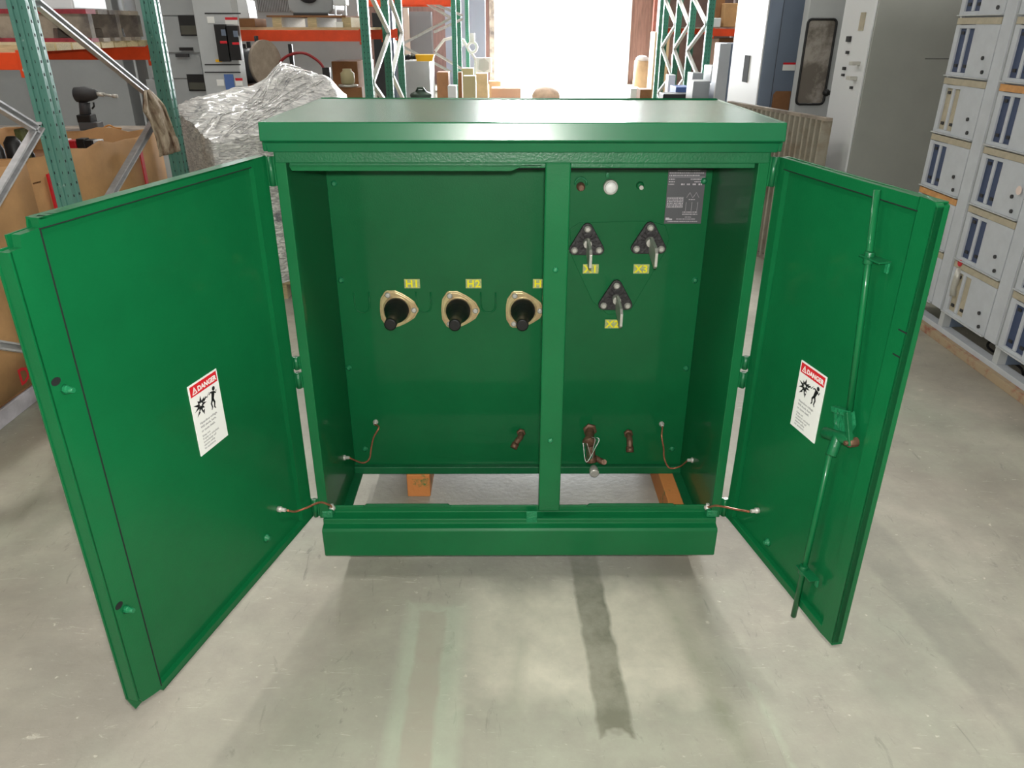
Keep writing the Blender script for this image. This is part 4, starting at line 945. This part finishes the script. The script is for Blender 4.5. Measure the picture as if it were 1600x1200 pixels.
# boxes near the rack post
def bgbox(u0_, v0_, u1_, v1_, Y, dep, m, label, cat='box', name='carton', z0=None, shade=None):
    um, vm = (u0_+u1_)/2, (v0_+v1_)/2
    a = atY(u0_, vm, Y); c = atY(u1_, vm, Y); zt_ = atY(um, v0_, Y).z; zb_ = 0 if z0 == 0 else (atY(um, v1_, Y).z if z0 is None else z0)
    o = MB().box((a.x, Y, zb_), (c.x, Y+dep, zt_), m).build(name, bevel=.006); return tag(o, label, cat)
bgbox(520, 96, 560, 150, 6.9, .5, CARD2, 'dark brown carton behind the middle left rack post', z0=0)
p = atY(543, 120, 6.4); t = thing('small_motor', 'small pale motor standing right of the red hose', 'motor', (p.x, 6.4, 0)); b = MB(); b.lathe((p.x, 6.4, atY(543, 132, 6.4).z), (0, 0, 1), [(0, .05), (.02, .07), (.11, .07), (.13, .045), (.15, .045)], KHAKI); b.build('casing', t); MB().cyl((p.x, 6.4, atY(543, 132, 6.4).z), (p.x, 6.4, atY(543, 132, 6.4).z-.02), .1, STEEL).build('tray', t); MB().box((p.x-.12, 6.33, 0), (p.x+.15, 6.47, atY(543, 134, 6.4).z-.01), CARD2).build('base', t)
bgbox(572, 93, 583, 158, 9.08, .15, WHITEP, 'stack of white cartons between the rack braces', z0=0)
bgbox(585, 20, 603, 150, 10.0, .3, DARK, 'tall black unit seen between middle left rack posts', 'cabinet', 'black_unit', z0=0)
bgbox(606, 8, 616, 158, 10.0, .3, GREYB, 'narrow blue-grey unit seen between the right pair of rack posts', 'cabinet', 'tall_unit', z0=0)
# grey cabinet and items further
c3 = bgbox(629, 96, 672, 160, 10.3, .8, GREYL, 'waist-high light grey cabinet with a yellow bin on top', 'cabinet', 'low_cabinet', z0=0)
zc3 = atY(650, 96, 10.3).z
p = atY(666, 92, 10.5); o = MB().prism([(p.x-.13, zc3), (p.x+.1, zc3), (p.x+.13, zc3+.09), (p.x-.15, zc3+.09)], 1, 10.35, 10.6, YELLOW).build('bin'); tag(o, 'yellow plastic bin on the light grey cabinet', 'bin')
p = atY(638, 90, 10.5); b = MB()
for k in range(5): b.ball((p.x-.10+k*.05, 10.5+.04*(k % 2), zc3+.052), .07-.006*k, OLIVE if k % 2 else BLACK, sc=(1, 1, .7))
o = b.build('cloth_heap'); tag(o, 'olive and black cloth heap on the light grey cabinet', 'cloth')
bgbox(641, 18, 676, 155, 20.7, .4, mat('dark_grey_panel', (112, 110, 116), .6), 'tall dark grey board behind the yellow bin', 'board', 'standing_board', z0=0)
bgbox(633, 12, 641, 150, 20.5, .15, mat('pinkish_pipe', (196, 178, 170), .6), 'pale vertical duct beside the tall dark grey board', 'duct', 'duct', z0=0)
# green pump
p = atY(658, 150, 7.4); t = thing('pump', 'dark green cast pump just above the green cabinet lid', 'pump', (p.x, 7.4, 0)); zz = atY(658, 160, 7.4).z
b = MB(); b.lathe((p.x, 7.4, zz-.05), (0, 0, 1), [(0, .10), (.05, .14), (.09, .15), (.10, .12), (.13, .13), (.15, .12), (.17, .07), (.19, .05)], PUMPG, n=26); b.build('casing', t)
b = MB(); b.tube([(p.x-.05, 7.36, zz+.12), (p.x-.03, 7.36, zz+.16), (p.x+.03, 7.36, zz+.16), (p.x+.05, 7.36, zz+.12)], .012, PUMPG); b.build('lifting_eye', t)
MB().box((p.x-.15, 7.25, 0), (p.x+.15, 7.55, zz-.05), CARD).build('crate', t)
bgbox(683, 113, 701, 170, 11.5, .4, CARD2, 'tall brown carton right of the dark green pump', z0=0)
bgbox(700, 134, 713, 170, 10.6, .25, WHITEP, 'small white carton in front of the tall brown carton', z0=0)
bgbox(716, 113, 722, 170, 12, .3, CARD2, 'narrow brown carton behind the far green post', z0=0)
bgbox(724, 119, 743, 141, 14, .4, KHAKI, 'khaki painted casing among far left cartons', 'casing', 'casing', z0=0)
bgbox(722, 107, 740, 170, 15, .4, KHAKI, 'taller khaki casing behind the shorter khaki one', 'casing', 'casing', z0=0)
bgbox(744, 115, 762, 170, 16.4, .5, CARD3, 'tan carton left of the open loading door', z0=0)
bgbox(764, 127, 783, 170, 18, .4, CARD3, 'pale carton at the left foot of the loading door', z0=0)
bgbox(768, 138, 814, 170, 17.2, .6, mat('pink_brown_carton', (196, 160, 140), .8), 'long low pinkish carton in the loading doorway', z0=0)
# boulder-like covered mound
p = atZ(853, 155, .0); Ym = 16.5; a = atY(831, 150, Ym); c = atY(875, 150, Ym); zt_ = atY(852, 133, Ym).z
b = MB(); b.ball(((a.x+c.x)/2, Ym, zt_*.45), 1, mat('tan_tarp', (186, 160, 140), .8, var=.2, vscale=4), n=24, sc=((c.x-a.x)/2, .5, zt_*.55)); b.box((a.x+.05, Ym-.3, 0), (c.x-.05, Ym+.3, zt_*.4), CARD3)
o = b.build('covered_mound'); tag(o, 'rounded tan covered mound in the middle of the loading doorway', 'mound')
# far left rack
XD = -1.15; RD = thing('pallet_rack', 'far left green rack with orange beams by the loading door', 'pallet rack', (XD, 15.5, 0))
for y in (15.5, 17.3, 20.2): upright(RD, XD if y < 20 else -1.1, y, 4, TEALD, w_=.1)
upright(RD, XD-2.7, 15.5, 4, TEALD); upright(RD, XD-2.7, 17.3, 4, TEALD)
zt_ = atY(720, 9, 15.5).z; beam(RD, XD-2.65, XD-.05, 15.5, zt_+.02, zt_+.14); beam(RD, XD-2.65, XD-.05, 17.3, zt_+.02, zt_+.14)
b = MB()
for k in range(13): b.box((XD-2.6, 15.5+k*.14, zt_+.14), (XD-.05, 15.6+k*.14, zt_+.16), WOOD)
b.build('deck', RD)
for i, (a, c, Y) in enumerate((((628, 69), (702, 30), 15.6), ((679, 50), (722, 30), 16.0), ((628, 72), (704, 112), 15.65), ((680, 83), (722, 108), 16.1), ((655, -2), (704, 28), 15.5), ((668, 2), (722, 24), 16.2))):
    b = MB(); b.bar(atY(*a, Y), atY(*c, Y+.8), .05, .045, GALV); b.build('brace', RD)
# white handling frame
t = thing('lifting_frame', 'white tubular lifting frame glaring in daylight left of the door', 'lifting equipment', (atY(720, 100, 18).x, 18, 0))
b = MB(); q = lambda u, v: atY(u, v, 18)
b.tube([q(680, 80), q(694, 62), q(712, 58), q(724, 63), q(733, 78), q(743, 92), q(744, 150)], .035, WHITEP, n=8); b.tube([q(712, 62), q(722, 74)], .07, WHITEP); b.tube([q(738, 52), q(738, 66)], .06, WHITEP)
b.tube([q(738+7*math.cos(k*PI/6), 74+8*math.sin(k*PI/6)) for k in range(12)], .035, WHITEP, closed=True); b.build('tube_frame', t)
b = MB(); a = q(745, 90); c = q(768, 113); b.box((a.x, 18, c.z), (c.x, 18.1, a.z), WHITEP); b.prism([(q(u, 100).x, q(757, v).z) for u, v in ((749, 93), (757, 91), (764, 98), (764, 108), (756, 112), (748, 109))], 1, 17.98, 18, GREYL); b.box((a.x+.1, 18.02, 0), (c.x-.1, 18.08, c.z), WHITEP); b.build('hood', t)
o = MB().box((q(681, 20).x-.05, 21.5, 0), (q(752, 20).x, 21.6, 2.4), mat('blue_grey_partition', (150, 152, 172), .6)).build('partition'); tag(o, 'blue-grey partition behind the white lifting frame', 'partition')
o = MB().box((3.45, 17.2, 0), (5.1, 17.6, 3.2), mat('dark_brown_backdrop', (92, 74, 70), .85, var=.25, vscale=3)).build('dark_backdrop', bevel=.01); tag(o, 'added dark brown backdrop standing behind the right green rack', 'crate')  # dark backdrop added to cover the brightly lit right wall
# ================================================================== RIGHT SIDE BACKGROUND
YR = 9.4; XRk = 2.72
RR = thing('pallet_rack', 'green rack with red-orange beam right of the loading door', 'pallet rack', (XRk, YR, 0))
ysr = (9.4, 10.5, 11.5, 12.6)
for y in ysr: upright(RR, XRk, y, 3, TEALD, w_=.09, sidehole=-1)
for (ya, yb_) in ((9.44, 10.46), (10.54, 11.46), (11.54, 12.56)):
    for z in (.2, .95, 1.7): vbr(RR, XRk-.03, ya, z, yb_, z+.37, w_=.05); vbr(RR, XRk-.03, yb_, z+.4, ya, z+.74, w_=.05)
zt = atY(1130, 45, YR).z; zb = atY(1130, 56.5, YR).z
for y in (9.4, 12.6): beam(RR, XRk+.05, 5.1, y, zb, zt)
MB().box((XRk+.05, 9.4, zt), (5.1, 12.6, zt+.02), WOODG).build('deck', RR)
beam(RR, 2.98, 3.5, 14.2, zb+.02, zt+.02); upright(RR, 2.93, 14.2, 3, TEALD, w_=.09); upright(RR, 3.54, 14.2, 3, TEALD, w_=.09)
def shelfbox(u0_, v0_, u1_, Y, m, label, name='carton', cat='box', base=None, dep=.5):
    a = atY(u0_, 30, Y); c = atY(u1_, 30, Y); zt_ = atY((u0_+u1_)/2, v0_, Y).z; o = MB().box((a.x, Y, (zt+.02) if base is None else base), (c.x, Y+dep, zt_), m).build(name, bevel=.01); return tag(o, label, cat)
shelfbox(1131, 5, 1160, 9.7, CARD, 'open brown carton on the right-hand orange-beam shelf')
shelfbox(1116, 28, 1127, 9.5, WHITEP, 'small white pack left of the carton on right shelf', 'pack', 'pack')
shelfbox(1116, -5, 1130, 9.9, CARD2, 'darker carton partly behind the white pack on right shelf')
bgbox(1122, 60, 1160, 90, 9.9, .8, CARD2, 'brown carton in shadow below the right orange beam', z0=0)
bgbox(1109, 103, 1128, 160, 8.7, .4, WHITEP, 'white carton left of the farther blue-grey cabinet', z0=0)
bgbox(1082, 127, 1108, 165, 7.5, .35, GREY, 'small grey electrical box nearest the lid, right side', 'electrical box', 'electrical_box', z0=0)
bgbox(1110, 131, 1127, 165, 7.75, .35, GREYB, 'darker grey electrical box right of the small grey one', 'electrical box', 'electrical_box', z0=0)
bgbox(1080, 114, 1096, 165, 9.0, .3, GREY, 'grey electrical box behind and above the small one', 'electrical box', 'electrical_box', z0=0)
bgbox(1056, 136, 1080, 146, 8.6, .4, BLUE, 'blue plastic crate beside the grey electrical boxes', 'crate', 'crate', z0=0)
bgbox(1036, 147, 1080, 160, 8.2, .3, BLACK, 'low black tray just behind the green lid', 'tray', 'tray', z0=0)
bgbox(1044, 117, 1055, 140, 9.2, .2, WHITEP, 'small white jug-shaped pack left of the blue crate', 'pack', 'pack', z0=0)
bgbox(1020, 50, 1043, 160, 16, .6, CARD3, 'tall pale cabinet right of the loading door, sunlit left edge', 'cabinet', 'tall_cabinet', z0=0)
p = atY(1052, 118, 13.4); b = MB(); b.lathe((p.x, 13.4, 0), (0, 0, 1), [(0, .05), (p.z, .05), (p.z+.01, .06), (p.z+.36, .06), (p.z+.42, .03)], REDP); o = b.build('fire_extinguisher'); tag(o, 'red cylinder standing beside the right rack post', 'cylinder')
t = thing('barrel', 'white and tan barrel with a white bag at the right door jamb', 'barrel', (atY(1004, 120, 20).x, 20, 0))
a = atY(990, 110, 20); c = atY(1018, 110, 20); zt_ = atY(1004, 95, 20).z
b = MB(); b.lathe(((a.x+c.x)/2, 20, 0), (0, 0, 1), [(0, .22), (.3, .24), (zt_, .23)], CARD3, n=24); b.build('body', t); b = MB(); b.ball(((a.x+c.x)/2-.03, 20, zt_+.03), .18, WHITEP, sc=(1, 1, .6)); b.build('bag', t)
bgbox(1000, 140, 1018, 160, 12.0, .4, CARD2, 'small brown carton at the right foot of the loading door', z0=0)
bgbox(985, 138, 1000, 160, 13.0, .4, WHITEP, 'small white carton left of the small brown one by the door', z0=0)

# repeats share a group phrase
GROUPS = {'ceiling_light': 'strip lights under the ceiling', 'pallet_rack': 'green pallet racks', 'switchgear_cabinet': 'tall switchgear cabinets', 'carton': 'cartons standing in the background',
          'shipping_carton': 'large cartons in the nearest left rack', 'spare_part': 'spare parts showing above the large cartons', 'electrical_box': 'grey electrical boxes beyond the lid',
          'casing': 'khaki casings at far left', 'timber_block': 'timbers under the green cabinet', 'skid_runner': 'timber runners under the motor control rack', 'pack': 'small white packs at right'}
for o in list(scn.objects):
    k = o.name.split('.')[0]
    if o.parent is None and k in GROUPS and 'label' in o: o['group'] = GROUPS[k]
